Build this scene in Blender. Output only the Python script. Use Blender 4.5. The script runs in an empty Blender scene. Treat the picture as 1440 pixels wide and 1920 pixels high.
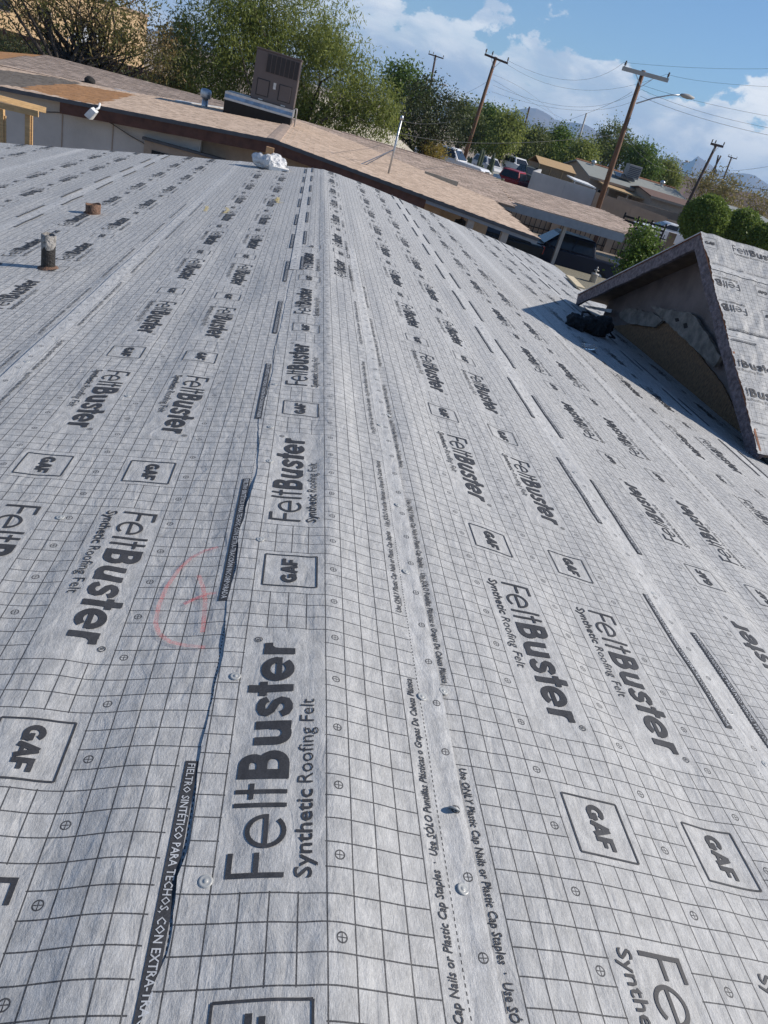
import bpy, bmesh, math, random
import numpy as np
from mathutils import Vector, Matrix

# ------------------------------------------------------------------ camera, sky, sun, exposure
scene = bpy.context.scene
col = scene.collection
rad = math.radians
F_PX, CX, CY = 1331.0, 720.0, 960.0            # focal length and centre in photo pixels (1440 x 1920)
YAW, PITCH, ROLL = rad(-12.66), rad(-28.83), rad(-16.73)
CAM = np.array([-0.353, 0.0, 1.189])
def _rot(yaw, pitch, roll):
    cy, sy, cp, sp, cr, sr = math.cos(yaw), math.sin(yaw), math.cos(pitch), math.sin(pitch), math.cos(roll), math.sin(roll)
    return (np.array([[cy, -sy, 0], [sy, cy, 0], [0, 0, 1]]) @ np.array([[1, 0, 0], [0, cp, -sp], [0, sp, cp]])
            @ np.array([[cr, 0, sr], [0, 1, 0], [-sr, 0, cr]]))
RC = _rot(YAW, PITCH, ROLL)                     # columns: right, forward, up
cam_data = bpy.data.cameras.new('camera')
cam = bpy.data.objects.new('camera', cam_data)
col.objects.link(cam)
m4 = Matrix.Identity(4)
for i in range(3):
    m4[i][0], m4[i][1], m4[i][2], m4[i][3] = RC[i, 0], RC[i, 2], -RC[i, 1], CAM[i]
cam.matrix_world = m4
cam_data.sensor_fit = 'VERTICAL'
cam_data.sensor_height = 24.0
cam_data.lens = 24.0 * F_PX / 1920.0
cam_data.clip_start = 0.05
cam_data.clip_end = 30000
scene.camera = cam

SUN_EL, SUN_AZ = rad(37.0), rad(88.0)           # azimuth from +Y towards +X
SUN_DIR = Vector((math.sin(SUN_AZ) * math.cos(SUN_EL), math.cos(SUN_AZ) * math.cos(SUN_EL), math.sin(SUN_EL)))
sun_data = bpy.data.lights.new('sun', 'SUN')
sun_data.energy = 4.9
sun_data.angle = rad(0.53)
sun_data.color = (1.0, 0.93, 0.84)
sun = bpy.data.objects.new('sun', sun_data)
sun.rotation_euler = SUN_DIR.to_track_quat('Z', 'Y').to_euler()
sun.location = (30, 0, 30)
col.objects.link(sun)

scene.view_settings.view_transform = 'Standard'
scene.view_settings.look = 'None'
scene.view_settings.exposure = 0.19
scene.view_settings.gamma = 1.0
scene.view_settings.use_curve_mapping = False
scene.cycles.volume_step_rate = 4.0
scene.cycles.max_bounces = 6
scene.cycles.transparent_max_bounces = 16

# ------------------------------------------------------------------ node expression helper
class E:
    """wraps a socket so that materials can be written as arithmetic"""
    def __init__(s, t, sock): s.t, s.k = t, sock
    def _m(s, op, *o, clamp=False):
        n = s.t.nodes.new('ShaderNodeMath'); n.operation = op; n.use_clamp = clamp
        for i, v in enumerate((s,) + o):
            if isinstance(v, E): s.t.links.new(v.k, n.inputs[i])
            else: n.inputs[i].default_value = v
        return E(s.t, n.outputs[0])
    def __add__(s, o): return s._m('ADD', o)
    __radd__ = __add__
    def __sub__(s, o): return s._m('SUBTRACT', o)
    def __rsub__(s, o): return (s * -1.0) + o
    def __mul__(s, o): return s._m('MULTIPLY', o)
    __rmul__ = __mul__
    def __truediv__(s, o): return s._m('DIVIDE', o)
    def lt(s, o): return s._m('LESS_THAN', o)
    def gt(s, o): return s._m('GREATER_THAN', o)
    def abs(s): return s._m('ABSOLUTE')
    def frac(s): return s._m('FRACT')
    def mod(s, o): return s._m('FLOORED_MODULO', o)
    def min(s, o): return s._m('MINIMUM', o)
    def max(s, o): return s._m('MAXIMUM', o)
    def pow(s, o): return s._m('POWER', o)
    def sqrt(s): return s._m('SQRT')
    def clamp(s): return s._m('ADD', 0.0, clamp=True)
    def ramp(s, a, b, c=0.0, d=1.0):
        n = s.t.nodes.new('ShaderNodeMapRange'); n.interpolation_type = 'SMOOTHSTEP'
        s.t.links.new(s.k, n.inputs[0])
        for i, v in zip((1, 2, 3, 4), (a, b, c, d)): n.inputs[i].default_value = v
        return E(s.t, n.outputs[0])
def node(t, kind, **kw):
    n = t.nodes.new(kind)
    for k, v in kw.items():
        if hasattr(n, k): setattr(n, k, v)
    return n
def coords(t, which='Object', scale=(1, 1, 1), rot=(0, 0, 0)):
    tc = t.nodes.new('ShaderNodeTexCoord'); mp = t.nodes.new('ShaderNodeMapping')
    t.links.new(tc.outputs[which], mp.inputs[0])
    mp.inputs['Scale'].default_value = scale; mp.inputs['Rotation'].default_value = rot
    return mp.outputs[0]
def noise(t, vec, scale, detail=3, rough=0.55, dist=0.0):
    n = t.nodes.new('ShaderNodeTexNoise'); n.inputs['Scale'].default_value = scale
    n.inputs['Detail'].default_value = detail; n.inputs['Roughness'].default_value = rough
    n.inputs['Distortion'].default_value = dist
    if vec is not None: t.links.new(vec, n.inputs['Vector'])
    return E(t, n.outputs['Fac'])
def mixc(t, fac, a, b, blend='MIX'):
    n = t.nodes.new('ShaderNodeMix'); n.data_type = 'RGBA'; n.blend_type = blend
    for i, v in ((0, fac), (6, a), (7, b)):
        if isinstance(v, E): t.links.new(v.k, n.inputs[i])
        elif hasattr(v, 'is_output'): t.links.new(v, n.inputs[i])
        elif i == 0: n.inputs[0].default_value = v
        else: n.inputs[i].default_value = (*v, 1) if len(v) == 3 else v
    return n.outputs[2]
def new_mat(name):
    m = bpy.data.materials.new(name); m.use_nodes = True
    return m, m.node_tree, m.node_tree.nodes['Principled BSDF']
def set_bump(t, b, height, strength, dist):
    n = t.nodes.new('ShaderNodeBump'); n.inputs['Strength'].default_value = strength
    n.inputs['Distance'].default_value = dist
    t.links.new(height.k, n.inputs['Height']); t.links.new(n.outputs[0], b.inputs['Normal'])
def set_col(t, b, c):
    if isinstance(c, tuple): b.inputs['Base Color'].default_value = (*c, 1)
    else: t.links.new(c, b.inputs['Base Color'])
def plain(name, c, rough=0.7, metal=0.0, var=0.18, scale=6.0, bump=0.0, bscale=40.0, spec=0.5, stretch=(1, 1, 1)):
    """a surface with uneven tone and fine relief"""
    m, t, b = new_mat(name)
    v = coords(t, 'Object', stretch)
    n = noise(t, v, scale, 5, 0.6)
    k = n.ramp(0.25, 0.75, 1.0 - var, 1.0 + var)
    vm = t.nodes.new('ShaderNodeVectorMath'); vm.operation = 'SCALE'; vm.inputs[0].default_value = c
    t.links.new(k.k, vm.inputs['Scale']); t.links.new(vm.outputs[0], b.inputs['Base Color'])
    b.inputs['Roughness'].default_value = rough; b.inputs['Metallic'].default_value = metal
    b.inputs['Specular IOR Level'].default_value = spec
    if bump > 0: set_bump(t, b, noise(t, v, bscale, 4, 0.6), bump, 0.02)
    return m

# ------------------------------------------------------------------ world: clear blue with afternoon cumulus
world = bpy.data.worlds.new('World'); scene.world = world; world.use_nodes = True
wt = world.node_tree; bg = wt.nodes['Background']
sky = wt.nodes.new('ShaderNodeTexSky'); sky.sky_type = 'NISHITA'; sky.sun_disc = False
sky.sun_elevation = SUN_EL; sky.sun_rotation = SUN_AZ
sky.altitude = 350; sky.air_density = 1.0; sky.dust_density = 0.0; sky.ozone_density = 2.0
tc = wt.nodes.new('ShaderNodeTexCoord')
sep = wt.nodes.new('ShaderNodeSeparateXYZ'); wt.links.new(tc.outputs['Generated'], sep.inputs[0])
dz = E(wt, sep.outputs['Z'])
def wmap(sc, loc):
    mp = wt.nodes.new('ShaderNodeMapping'); wt.links.new(tc.outputs['Generated'], mp.inputs[0])
    mp.inputs['Scale'].default_value = sc; mp.inputs['Location'].default_value = loc
    return mp.outputs[0]
big = noise(wt, wmap((3.2, 3.2, 5.0), (3.1, 0.4, 1.35)), 1.0, 2, 0.5)
det = noise(wt, wmap((8.5, 8.5, 15.0), (0.3, 1.7, 0.2)), 1.0, 10, 0.60, 0.15)
shade = noise(wt, wmap((10.0, 10.0, 22.0), (2.3, 0.7, 0.0)), 1.0, 6, 0.6, 0.3)
wisp = noise(wt, wmap((3.0, 3.0, 24.0), (5.0, 2.0, 0.0)), 1.0, 6, 0.62)
# a bank of cumulus along the horizon all round, a few small puffs above it
bank = ((0.100 - dz) * 13.0 + (big - 0.5) * 2.0 + (det - 0.5) * 4.8).ramp(0.0, 0.2)
body = (det * 0.6 + wisp * 0.55 + (0.10 - dz) * 1.2).ramp(0.40, 0.70, 0.45, 0.97)
puff = (det * 0.8 + big * 0.42).ramp(0.745, 0.83) * dz.ramp(0.1, 0.2, 0.0, 0.85)
cloud = (bank * body).max(puff).clamp()
ccol = mixc(wt, shade.ramp(0.36, 0.62), (6.2, 7.3, 8.9), (12.0, 12.1, 12.2))
tint = mixc(wt, 1.0, sky.outputs[0], (0.88, 1.06, 1.24), 'MULTIPLY')
wt.links.new(mixc(wt, cloud, tint, ccol), bg.inputs[0])
bg.inputs[1].default_value = 0.080

# ------------------------------------------------------------------ geometry helpers
def ray(px, py):
    return RC @ np.array([(px - CX) / F_PX, 1.0, -(py - CY) / F_PX])
def at(px, py, Y):
    v = ray(px, py); return CAM + v * ((Y - CAM[1]) / v[1])
def at_x(px, py, X):
    v = ray(px, py); return CAM + v * ((X - CAM[0]) / v[0])
def at_z(px, py, Z):
    v = ray(px, py); return CAM + v * ((Z - CAM[2]) / v[2])
def depth(p): return float((np.asarray(p) - CAM) @ RC[:, 1])
def tag(o, label=None, cat=None, group=None, kind=None):
    if label: o['label'] = label
    if cat: o['category'] = cat
    if group: o['group'] = group
    if kind: o['kind'] = kind
    return o
def link(o, parent=None):
    col.objects.link(o)
    if parent is not None: o.parent = parent
    return o
def thing(name, label, cat, loc=(0, 0, 0), rz=0.0, group=None):
    o = bpy.data.objects.new(name, None); o.empty_display_size = 0.2
    o.location = [float(v) for v in loc]; o.rotation_euler = (0, 0, rz)
    link(o); tag(o, label, cat, group)
    return o
def mesh_np(name, V, Fc, mats, parent=None, uv=None, smooth=False, midx=None):
    me = bpy.data.meshes.new(name)
    V = np.asarray(V, dtype=np.float32)
    if isinstance(Fc, np.ndarray):
        n, k = Fc.shape
        me.vertices.add(len(V)); me.vertices.foreach_set('co', V.ravel())
        me.loops.add(n * k); me.loops.foreach_set('vertex_index', Fc.astype(np.int32).ravel())
        me.polygons.add(n); me.polygons.foreach_set('loop_start', np.arange(0, n * k, k, dtype=np.int32))
        me.update(calc_edges=True)
    else:
        me.from_pydata([tuple(map(float, v)) for v in V], [], [tuple(f) for f in Fc]); me.update()
    if uv is not None:
        l = me.uv_layers.new(name='UVMap')
        idx = np.empty(len(me.loops), dtype=np.int32); me.loops.foreach_get('vertex_index', idx)
        l.data.foreach_set('uv', np.asarray(uv, dtype=np.float32)[idx].ravel())
    for m in (mats if isinstance(mats, (list, tuple)) else [mats]): me.materials.append(m)
    if midx is not None: me.polygons.foreach_set('material_index', np.asarray(midx, dtype=np.int32))
    me.polygons.foreach_set('use_smooth', [bool(smooth)] * len(me.polygons))
    me.validate()
    o = bpy.data.objects.new(name, me)
    return link(o, parent)
class MB:
    """collects boxes, prisms and tubes for ONE mesh object"""
    def __init__(s): s.v, s.f = [], []
    def poly(s, pts):
        b = len(s.v); s.v += [tuple(map(float, p)) for p in pts]; s.f.append(tuple(range(b, b + len(pts)))); return s
    def box(s, lo, hi):
        x0, y0, z0 = lo; x1, y1, z1 = hi
        return s.hexa([(x0, y0, z0), (x1, y0, z0), (x1, y1, z0), (x0, y1, z0)], [(x0, y0, z1), (x1, y0, z1), (x1, y1, z1), (x0, y1, z1)])
    def hexa(s, bot, top):
        b = len(s.v); n = len(bot); s.v += [tuple(map(float, p)) for p in bot] + [tuple(map(float, p)) for p in top]
        s.f.append(tuple(range(b + n - 1, b - 1, -1))); s.f.append(tuple(range(b + n, b + 2 * n)))
        for i in range(n): j = (i + 1) % n; s.f.append((b + i, b + j, b + n + j, b + n + i))
        return s
    def prism(s, pts, off):
        off = np.asarray(off, float); return s.hexa([np.asarray(p, float) for p in pts], [np.asarray(p, float) + off for p in pts])
    def bar(s, a, b_, w, h, up=(0, 0, 1)):
        a, b_ = Vector(a), Vector(b_); d = (b_ - a).normalized(); u = Vector(up)
        sd = d.cross(u).normalized() * w / 2; u2 = sd.cross(d).normalized() * h / 2
        q = [(-1, -1), (1, -1), (1, 1), (-1, 1)]
        return s.hexa([a + sd * i + u2 * j for i, j in q], [b_ + sd * i + u2 * j for i, j in q])
    def tube(s, pts, r, n=8, cap=True):
        pts = [Vector(p) for p in pts]; r = r if isinstance(r, (list, tuple)) else [r] * len(pts)
        rings = []
        for i, p in enumerate(pts):
            d = (pts[min(i + 1, len(pts) - 1)] - pts[max(i - 1, 0)]).normalized()
            ref = Vector((0, 0, 1)) if abs(d.z) < 0.9 else Vector((1, 0, 0))
            a = d.cross(ref).normalized(); b_ = d.cross(a).normalized(); st = len(s.v)
            for k in range(n):
                an = 2 * math.pi * k / n; s.v.append(tuple(p + (a * math.cos(an) + b_ * math.sin(an)) * r[i]))
            rings.append(st)
        for i in range(len(rings) - 1):
            for k in range(n):
                j = (k + 1) % n; s.f.append((rings[i] + k, rings[i] + j, rings[i + 1] + j, rings[i + 1] + k))
        if cap:
            s.f.append(tuple(rings[0] + k for k in range(n - 1, -1, -1))); s.f.append(tuple(rings[-1] + k for k in range(n)))
        return s
    def lathe(s, prof, n=16, loc=(0, 0, 0), axis='Z'):
        rings = []
        for (r, z) in prof:
            st = len(s.v)
            for k in range(n):
                an = 2 * math.pi * k / n; p = (r * math.cos(an), r * math.sin(an), z)
                if axis == 'Y': p = (p[0], p[2], p[1])
                if axis == 'X': p = (p[2], p[0], p[1])
                s.v.append((p[0] + loc[0], p[1] + loc[1], p[2] + loc[2]))
            rings.append(st)
        for i in range(len(rings) - 1):
            for k in range(n):
                j = (k + 1) % n; s.f.append((rings[i] + k, rings[i] + j, rings[i + 1] + j, rings[i + 1] + k))
        s.f.append(tuple(rings[0] + k for k in range(n - 1, -1, -1))); s.f.append(tuple(rings[-1] + k for k in range(n)))
        return s
    def build(s, name, mat, parent=None, smooth=False, bevel=0.0):
        o = mesh_np(name, np.array(s.v, dtype=np.float32).reshape(-1, 3), s.f, mat, parent, smooth=smooth)
        if bevel > 0:
            md = o.modifiers.new('bevel', 'BEVEL'); md.width = bevel; md.segments = 2; md.limit_method = 'ANGLE'
        return o
_rs = np.random.RandomState(7)
_tab = _rs.rand(256, 256)
def vn(x, y, seed=0):
    """smooth value noise in 0..1"""
    x = np.asarray(x, float) + seed * 17.3; y = np.asarray(y, float) + seed * 9.1
    xi, yi = np.floor(x).astype(int), np.floor(y).astype(int); fx, fy = x - xi, y - yi
    fx, fy = fx * fx * fx * (fx * (fx * 6 - 15) + 10), fy * fy * fy * (fy * (fy * 6 - 15) + 10)
    g = lambda a, b: _tab[a % 256, b % 256]
    return (g(xi, yi) * (1 - fx) + g(xi + 1, yi) * fx) * (1 - fy) + (g(xi, yi + 1) * (1 - fx) + g(xi + 1, yi + 1) * fx) * fy
# ------------------------------------------------------------------ roofing felt: material
CELL = 0.0508                                    # the printed squares are two inches
def felt_material(name, base):
    m, t, b = new_mat(name)
    uvn = t.nodes.new('ShaderNodeUVMap'); uvn.uv_map = 'UVMap'
    sp = t.nodes.new('ShaderNodeSeparateXYZ'); t.links.new(uvn.outputs[0], sp.inputs[0])
    s, u = E(t, sp.outputs[0]), E(t, sp.outputs[1])
    a = s.abs(); p = u.mod(24.0)
    hw = 0.029
    inblk = a.gt(1.56) * a.lt(5.44)
    z1 = p.gt(0.06) * p.lt(13.94); z2 = p.gt(17.06) * p.lt(20.94)
    keep = 1.0 - inblk * (z1 + z2)
    vline = (s.frac() - 0.5).abs().lt(hw) * a.lt(9.6)
    right = s.gt(0.0)
    txt_r = p.lt(9.3).max(p.gt(19.75)); txt_l = p.lt(11.9).max(p.gt(17.2))
    txt = right * txt_r + (1.0 - right) * txt_l
    lim = 10.44 - txt * (right * 0.78 + (1.0 - right) * 0.93)
    hline = ((u + 0.5).frac() - 0.5).abs().lt(hw) * a.lt(lim)
    grid = (vline.max(hline)) * keep
    dash = (a - 10.45).abs().lt(0.028) * (p * 4.0).frac().lt(0.55)
    q = a.min((a - 6.0).abs()).min((a - 11.3).abs())
    tt = (((p - 1.5) / 3.0 + 0.5).frac() - 0.5).abs() * 3.0
    r = (q * q + tt * tt).sqrt()
    ring = (r - 0.175).abs().lt(0.028).max(r.lt(0.175) * q.min(tt).lt(0.021))
    ink = grid.max(dash).max(ring)
    v = coords(t, 'Object', (1, 1, 1))
    fib = noise(t, coords(t, 'UV', (1.0, 0.22, 1)), 26.0, 4, 0.65)
    grain = noise(t, v, 420.0, 3, 0.6)
    mott = noise(t, coords(t, 'UV', (1.0, 0.55, 1)), 1.7, 4, 0.65)
    dirt = noise(t, v, 1.3, 5, 0.6)
    k = fib.ramp(0.25, 0.75, 0.84, 1.13) * mott.ramp(0.25, 0.75, 0.80, 1.13) * (1.0 + a.gt(10.45) * 0.10) * grain.ramp(0.2, 0.8, 0.9, 1.1) * dirt.ramp(0.3, 0.8, 1.03, 0.93)
    vm = t.nodes.new('ShaderNodeVectorMath'); vm.operation = 'SCALE'; vm.inputs[0].default_value = base
    t.links.new(k.k, vm.inputs['Scale'])
    stain = noise(t, v, 0.9, 6, 0.7).ramp(0.66, 0.8, 0.0, 0.16)
    c1 = mixc(t, stain, vm.outputs[0], (0.30, 0.26, 0.21))
    scuff = noise(t, coords(t, 'Object', (1, 0.35, 1), (0, 0, 0.5)), 7.0, 6, 0.75).ramp(0.66, 0.76, 0.0, 0.22)
    c1 = mixc(t, scuff, c1, (0.16, 0.155, 0.15))
    wear = grain.ramp(0.3, 0.75, 0.97, 0.78)
    t.links.new(mixc(t, ink * wear, c1, (0.030, 0.030, 0.033)), b.inputs['Base Color'])
    b.inputs['Roughness'].default_value = 0.62; b.inputs['Specular IOR Level'].default_value = 0.35
    emb = noise(t, coords(t, 'UV', (1.0, 0.5, 1)), 9.0, 5, 0.7)
    crease = noise(t, coords(t, 'UV', (1.0, 0.35, 1)), 1.3, 3, 0.5, 0.6)
    set_bump(t, b, emb * 0.6 + fib * 0.25 + grain * 0.12 + crease * 2.4, 0.55, 0.0050)
    return m
M_FELT = felt_material('grey_roofing_felt', (0.445, 0.441, 0.428))
def ink_material(name, c, rough=0.6, lo=0.75):
    m, t, b = new_mat(name)
    n = noise(t, coords(t, 'Object'), 300.0, 3, 0.6); n2 = noise(t, coords(t, 'Object', (1, 0.3, 1)), 30.0, 4, 0.7)
    k = n.ramp(0.25, 0.75, lo, 1.25) * n2.ramp(0.3, 0.75, 0.85, 1.3)
    vm = t.nodes.new('ShaderNodeVectorMath'); vm.operation = 'SCALE'; vm.inputs[0].default_value = c
    t.links.new(k.k, vm.inputs['Scale']); t.links.new(vm.outputs[0], b.inputs['Base Color'])
    b.inputs['Roughness'].default_value = rough; b.inputs['Specular IOR Level'].default_value = 0.3
    return m
M_INK = ink_material('printed_dark_ink', (0.047, 0.047, 0.050))
M_INK_LIGHT = ink_material('unprinted_felt_in_bar', (0.40, 0.41, 0.42), lo=0.9)

# ------------------------------------------------------------------ roofing felt: lettering templates in (along, across) cells
def stroke(pts, w, closed=False):
    pts = np.asarray(pts, float)
    out = [pts[0]]
    for i in range(len(pts) - 1):
        n = max(1, int(math.ceil(np.linalg.norm(pts[i + 1] - pts[i]) / 0.4)))
        for k in range(1, n + 1): out.append(pts[i] + (pts[i + 1] - pts[i]) * k / n)
    p = np.array(out); V = []; n = len(p)
    for i in range(n):
        d0 = p[i] - p[i - 1] if i else p[1] - p[0]
        d1 = p[i + 1] - p[i] if i < n - 1 else p[i] - p[i - 1]
        d0 = d0 / np.linalg.norm(d0); d1 = d1 / np.linalg.norm(d1); t = d0 + d1
        t = t / max(np.linalg.norm(t), 1e-6); nn = np.array([-t[1], t[0]])
        m = w / 2 / max(0.5, nn @ np.array([-d1[1], d1[0]]))
        V += [p[i] + nn * m, p[i] - nn * m]
    Fc = [(2 * i, 2 * i + 1, 2 * i + 3) for i in range(n - 1)] + [(2 * i, 2 * i + 3, 2 * i + 2) for i in range(n - 1)]
    return np.array(V), np.array(Fc)
def arc(cx, cy, rx, ry, a0, a1, n=14):
    return [(cx + rx * math.cos(rad(a0 + (a1 - a0) * k / n)), cy + ry * math.sin(rad(a0 + (a1 - a0) * k / n))) for k in range(n + 1)]
def join(parts):
    V, Fc, o = [], [], 0
    for v, f in parts: V.append(v); Fc.append(f + o); o += len(v)
    return np.concatenate(V), np.concatenate(Fc)
def font_mesh(txt, length=None, height=None, x0=0.0, y0=0.0, off=0.0, shear=0.0, res=2):
    """built-in font; scaled to a length, its capitals to a height (cells)"""
    cu = bpy.data.curves.new('glyphs', 'FONT'); cu.body = txt; cu.offset = off; cu.resolution_u = res; cu.shear = shear
    o = bpy.data.objects.new('glyphs', cu); col.objects.link(o)
    bpy.context.view_layer.update()
    me = bpy.data.meshes.new_from_object(o.evaluated_get(bpy.context.evaluated_depsgraph_get()))
    V = np.array([v.co[:2] for v in me.vertices]); me.calc_loop_triangles()
    Fc = np.array([tuple(t.vertices) for t in me.loop_triangles])
    bpy.data.objects.remove(o); bpy.data.curves.remove(cu); bpy.data.meshes.remove(me)
    V[:, 0] -= V[:, 0].min()
    V[:, 0] *= (length / V[:, 0].max()) if length else 1.0
    V[:, 1] *= height / 0.69
    return V + np.array([x0, y0]), Fc
TH, BD = 0.19, 0.44
def logo_parts():
    P = [stroke([(0.62, 3.05), (0.62, 5.07)], TH), stroke([(0.53, 4.98), (1.48, 4.98)], TH), stroke([(0.62, 4.05), (1.48, 4.05)], TH),
         stroke(arc(2.37, 3.79, 0.63, 0.68, 0, 318, 26), TH * 0.92), stroke([(1.72, 3.79), (3.08, 3.79)], TH * 0.92),
         stroke([(3.5, 3.05), (3.5, 5.07)], TH), stroke([(4.12, 3.05), (4.12, 5.07)], TH), stroke([(3.76, 4.45), (4.5, 4.45)], TH),
         stroke([(4.95, 3.02), (4.95, 5.07)], BD * 1.04),
         stroke([(4.74, 4.86)] + arc(5.38, 4.5, 0.36, 0.36, 90, -90, 9) + [(4.95, 4.14)], 0.42),
         stroke([(4.74, 3.23)] + arc(5.48, 3.68, 0.43, 0.45, -90, 90, 10) + [(4.95, 4.13)], 0.42),
         stroke([(6.63, 4.55)] + arc(7.04, 3.62, 0.41, 0.41, 180, 360, 12) + [(7.45, 3.9)], 0.42),
         stroke([(7.5, 3.03), (7.5, 4.55)], BD),
         stroke([(9.0, 4.12), (8.9, 4.31), (8.68, 4.4), (8.45, 4.4), (8.25, 4.3), (8.2, 4.13), (8.32, 3.97), (8.58, 3.85), (8.82, 3.73), (8.92, 3.53),
                 (8.85, 3.31), (8.63, 3.2), (8.4, 3.2), (8.2, 3.3), (8.1, 3.5)], 0.37),
         stroke([(9.65, 3.02), (9.65, 5.05)], BD), stroke([(9.22, 4.38), (10.08, 4.38)], 0.36),
         stroke(arc(10.9, 3.79, 0.59, 0.57, 0, 322, 24), 0.41), stroke([(10.45, 3.74), (11.66, 3.74)], 0.27),
         stroke([(12.12, 3.02), (12.12, 4.53)], BD), stroke([(12.12, 3.75), (12.2, 4.1), (12.4, 4.3), (12.72, 4.33)], 0.40),
         stroke(arc(12.98, 4.85, 0.17, 0.17, 0, 360, 14), 0.045)]
    v, f = font_mesh('R', 0.15, 0.2, 12.91, 4.75, 0.01, res=1); P.append((v, f))
    P.append(font_mesh('Synthetic', 3.72, 0.62, 0.55, 2.05, 0.013))
    P.append(font_mesh('Roofing Felt', 4.45, 0.62, 4.58, 2.05, -0.004))
    return P
def gaf_parts():
    fr = [(17.6, 1.97), (20.6, 1.97), (20.6, 5.0), (17.6, 5.0)]
    P = [stroke([fr[i], fr[(i + 1) % 4]], 0.085) for i in range(4)]
    P += [stroke(arc(18.36, 3.55, 0.31, 0.33, 42, 352, 16), 0.25), stroke([(18.36, 3.5), (18.73, 3.5)], 0.19), stroke([(18.63, 3.5), (18.63, 3.13)], 0.2),
          stroke([(18.9, 3.1), (19.2, 4.0)], 0.25), stroke([(19.2, 4.0), (19.5, 3.1)], 0.25), stroke([(18.98, 3.33), (19.42, 3.33)], 0.16),
          stroke([(19.73, 3.1), (19.73, 4.0)], 0.25), stroke([(19.61, 3.89), (20.25, 3.89)], 0.22), stroke([(19.73, 3.49), (20.15, 3.49)], 0.2)]
    return P
T_LOGO, T_GAF = join(logo_parts()), join(gaf_parts())
BAR_TXT = 'FIELTRO SINTÉTICO PARA TECHOS, CON EXTRA-TRACCIÓN INCORPORADA'
def bar_geo():
    n = 34; xs = np.linspace(19.75, 33.3, n)
    V = np.array([(x, y) for x in xs for y in (9.87, 10.38)])
    Fc = np.array([(2 * i, 2 * i + 2, 2 * i + 3) for i in range(n - 1)] + [(2 * i, 2 * i + 3, 2 * i + 1) for i in range(n - 1)])
    return V, Fc
T_BAR = bar_geo()
T_BARTXT = font_mesh(BAR_TXT, 13.25, 0.29, 19.9, 9.985, 0.012, res=1)
USE_TXT = 'Use ONLY Plastic Cap Nails or Plastic Cap Staples  ·  Use SÓLO Puntillas Plásticas o Grapas De Cabeza Plástica'
T_USE = join([font_mesh(USE_TXT, 18.7, 0.34, 17.2, -10.15, 0.014, 0.14, res=2),
              stroke([(17.85, -10.22), (18.62, -10.22)], 0.035), stroke([(26.5, -10.22), (27.2, -10.22)], 0.035)])

# ------------------------------------------------------------------ roof shape of the house the photographer stands on
SL = math.tan(rad(8.8)); CA = math.cos(rad(8.8))
_px = np.linspace(-8, 8, 3201)
_pz = np.where(_px < -0.085, _px * SL, np.where(_px < 0.2, -0.0132 + (_px + 0.085) * (-0.0238 / 0.285),
      np.where(_px < 0.36, -0.037 + (_px - 0.2) * (-0.0187 / 0.16), -_px * SL)))
_ker = np.ones(13) / 13.0
_pz = np.concatenate([_pz[:6], np.convolve(_pz, _ker, 'valid'), _pz[-6:]])
_pz = _pz - 0.005 * np.exp(-((_px + 0.13) / 0.035) ** 2) + 0.0025 * np.exp(-((_px + 0.06) / 0.045) ** 2)
def prof(x): return np.interp(x, _px, _pz)
def wrinkle(x, y):
    f = 1.0 / (1.0 + (np.maximum(y, 0) / 7.0) ** 2)
    w = 0.018 * (vn(x / 0.14, y / 0.85, 1) - 0.5) + 0.012 * (vn(x / 0.42, y / 1.7, 2) - 0.5) + 0.0042 * (vn(x / 0.09, y / 0.17, 3) - 0.5)
    near = np.exp(-((x - 0.1) / 0.35) ** 2)
    w = w + near * 0.026 * (vn(x / 0.11, y / 1.9, 4) - 0.5)
    w = w + 0.009 * np.maximum(0, vn(x / 0.22 + y / 0.6, y / 0.42 - x / 0.5, 5) - 0.66) * 3
    return w * f
YE_X = [-8, -6.5, -4.85, -2.69, -1.45, 0, 0.88, 2, 3.24, 4.6, 6.5]
YE_Y = [11.6, 12.0, 12.36, 13.08, 13.36, 13.45, 14.05, 14.42, 14.94, 15.39, 15.6]
def yend(x): return np.interp(x, YE_X, YE_Y)
def roof_z(x, y): return prof(np.asarray(x, float)) + wrinkle(np.asarray(x, float), np.asarray(y, float))
def on_roof(px, py):
    """the point of the roof seen at a photo pixel"""
    v = ray(px, py); k = 1.0
    lo, hi = 0.2, 60.0
    for _ in range(60):
        mid = (lo + hi) / 2; p = CAM + v * mid
        if p[2] > float(roof_z(p[0], p[1])): lo = mid
        else: hi = mid
    return CAM + v * lo
def main_map(d, y, ez):
    x = d * CELL * CA
    return np.stack([x, y, prof(x) + wrinkle(x, y) + ez], -1)

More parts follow.
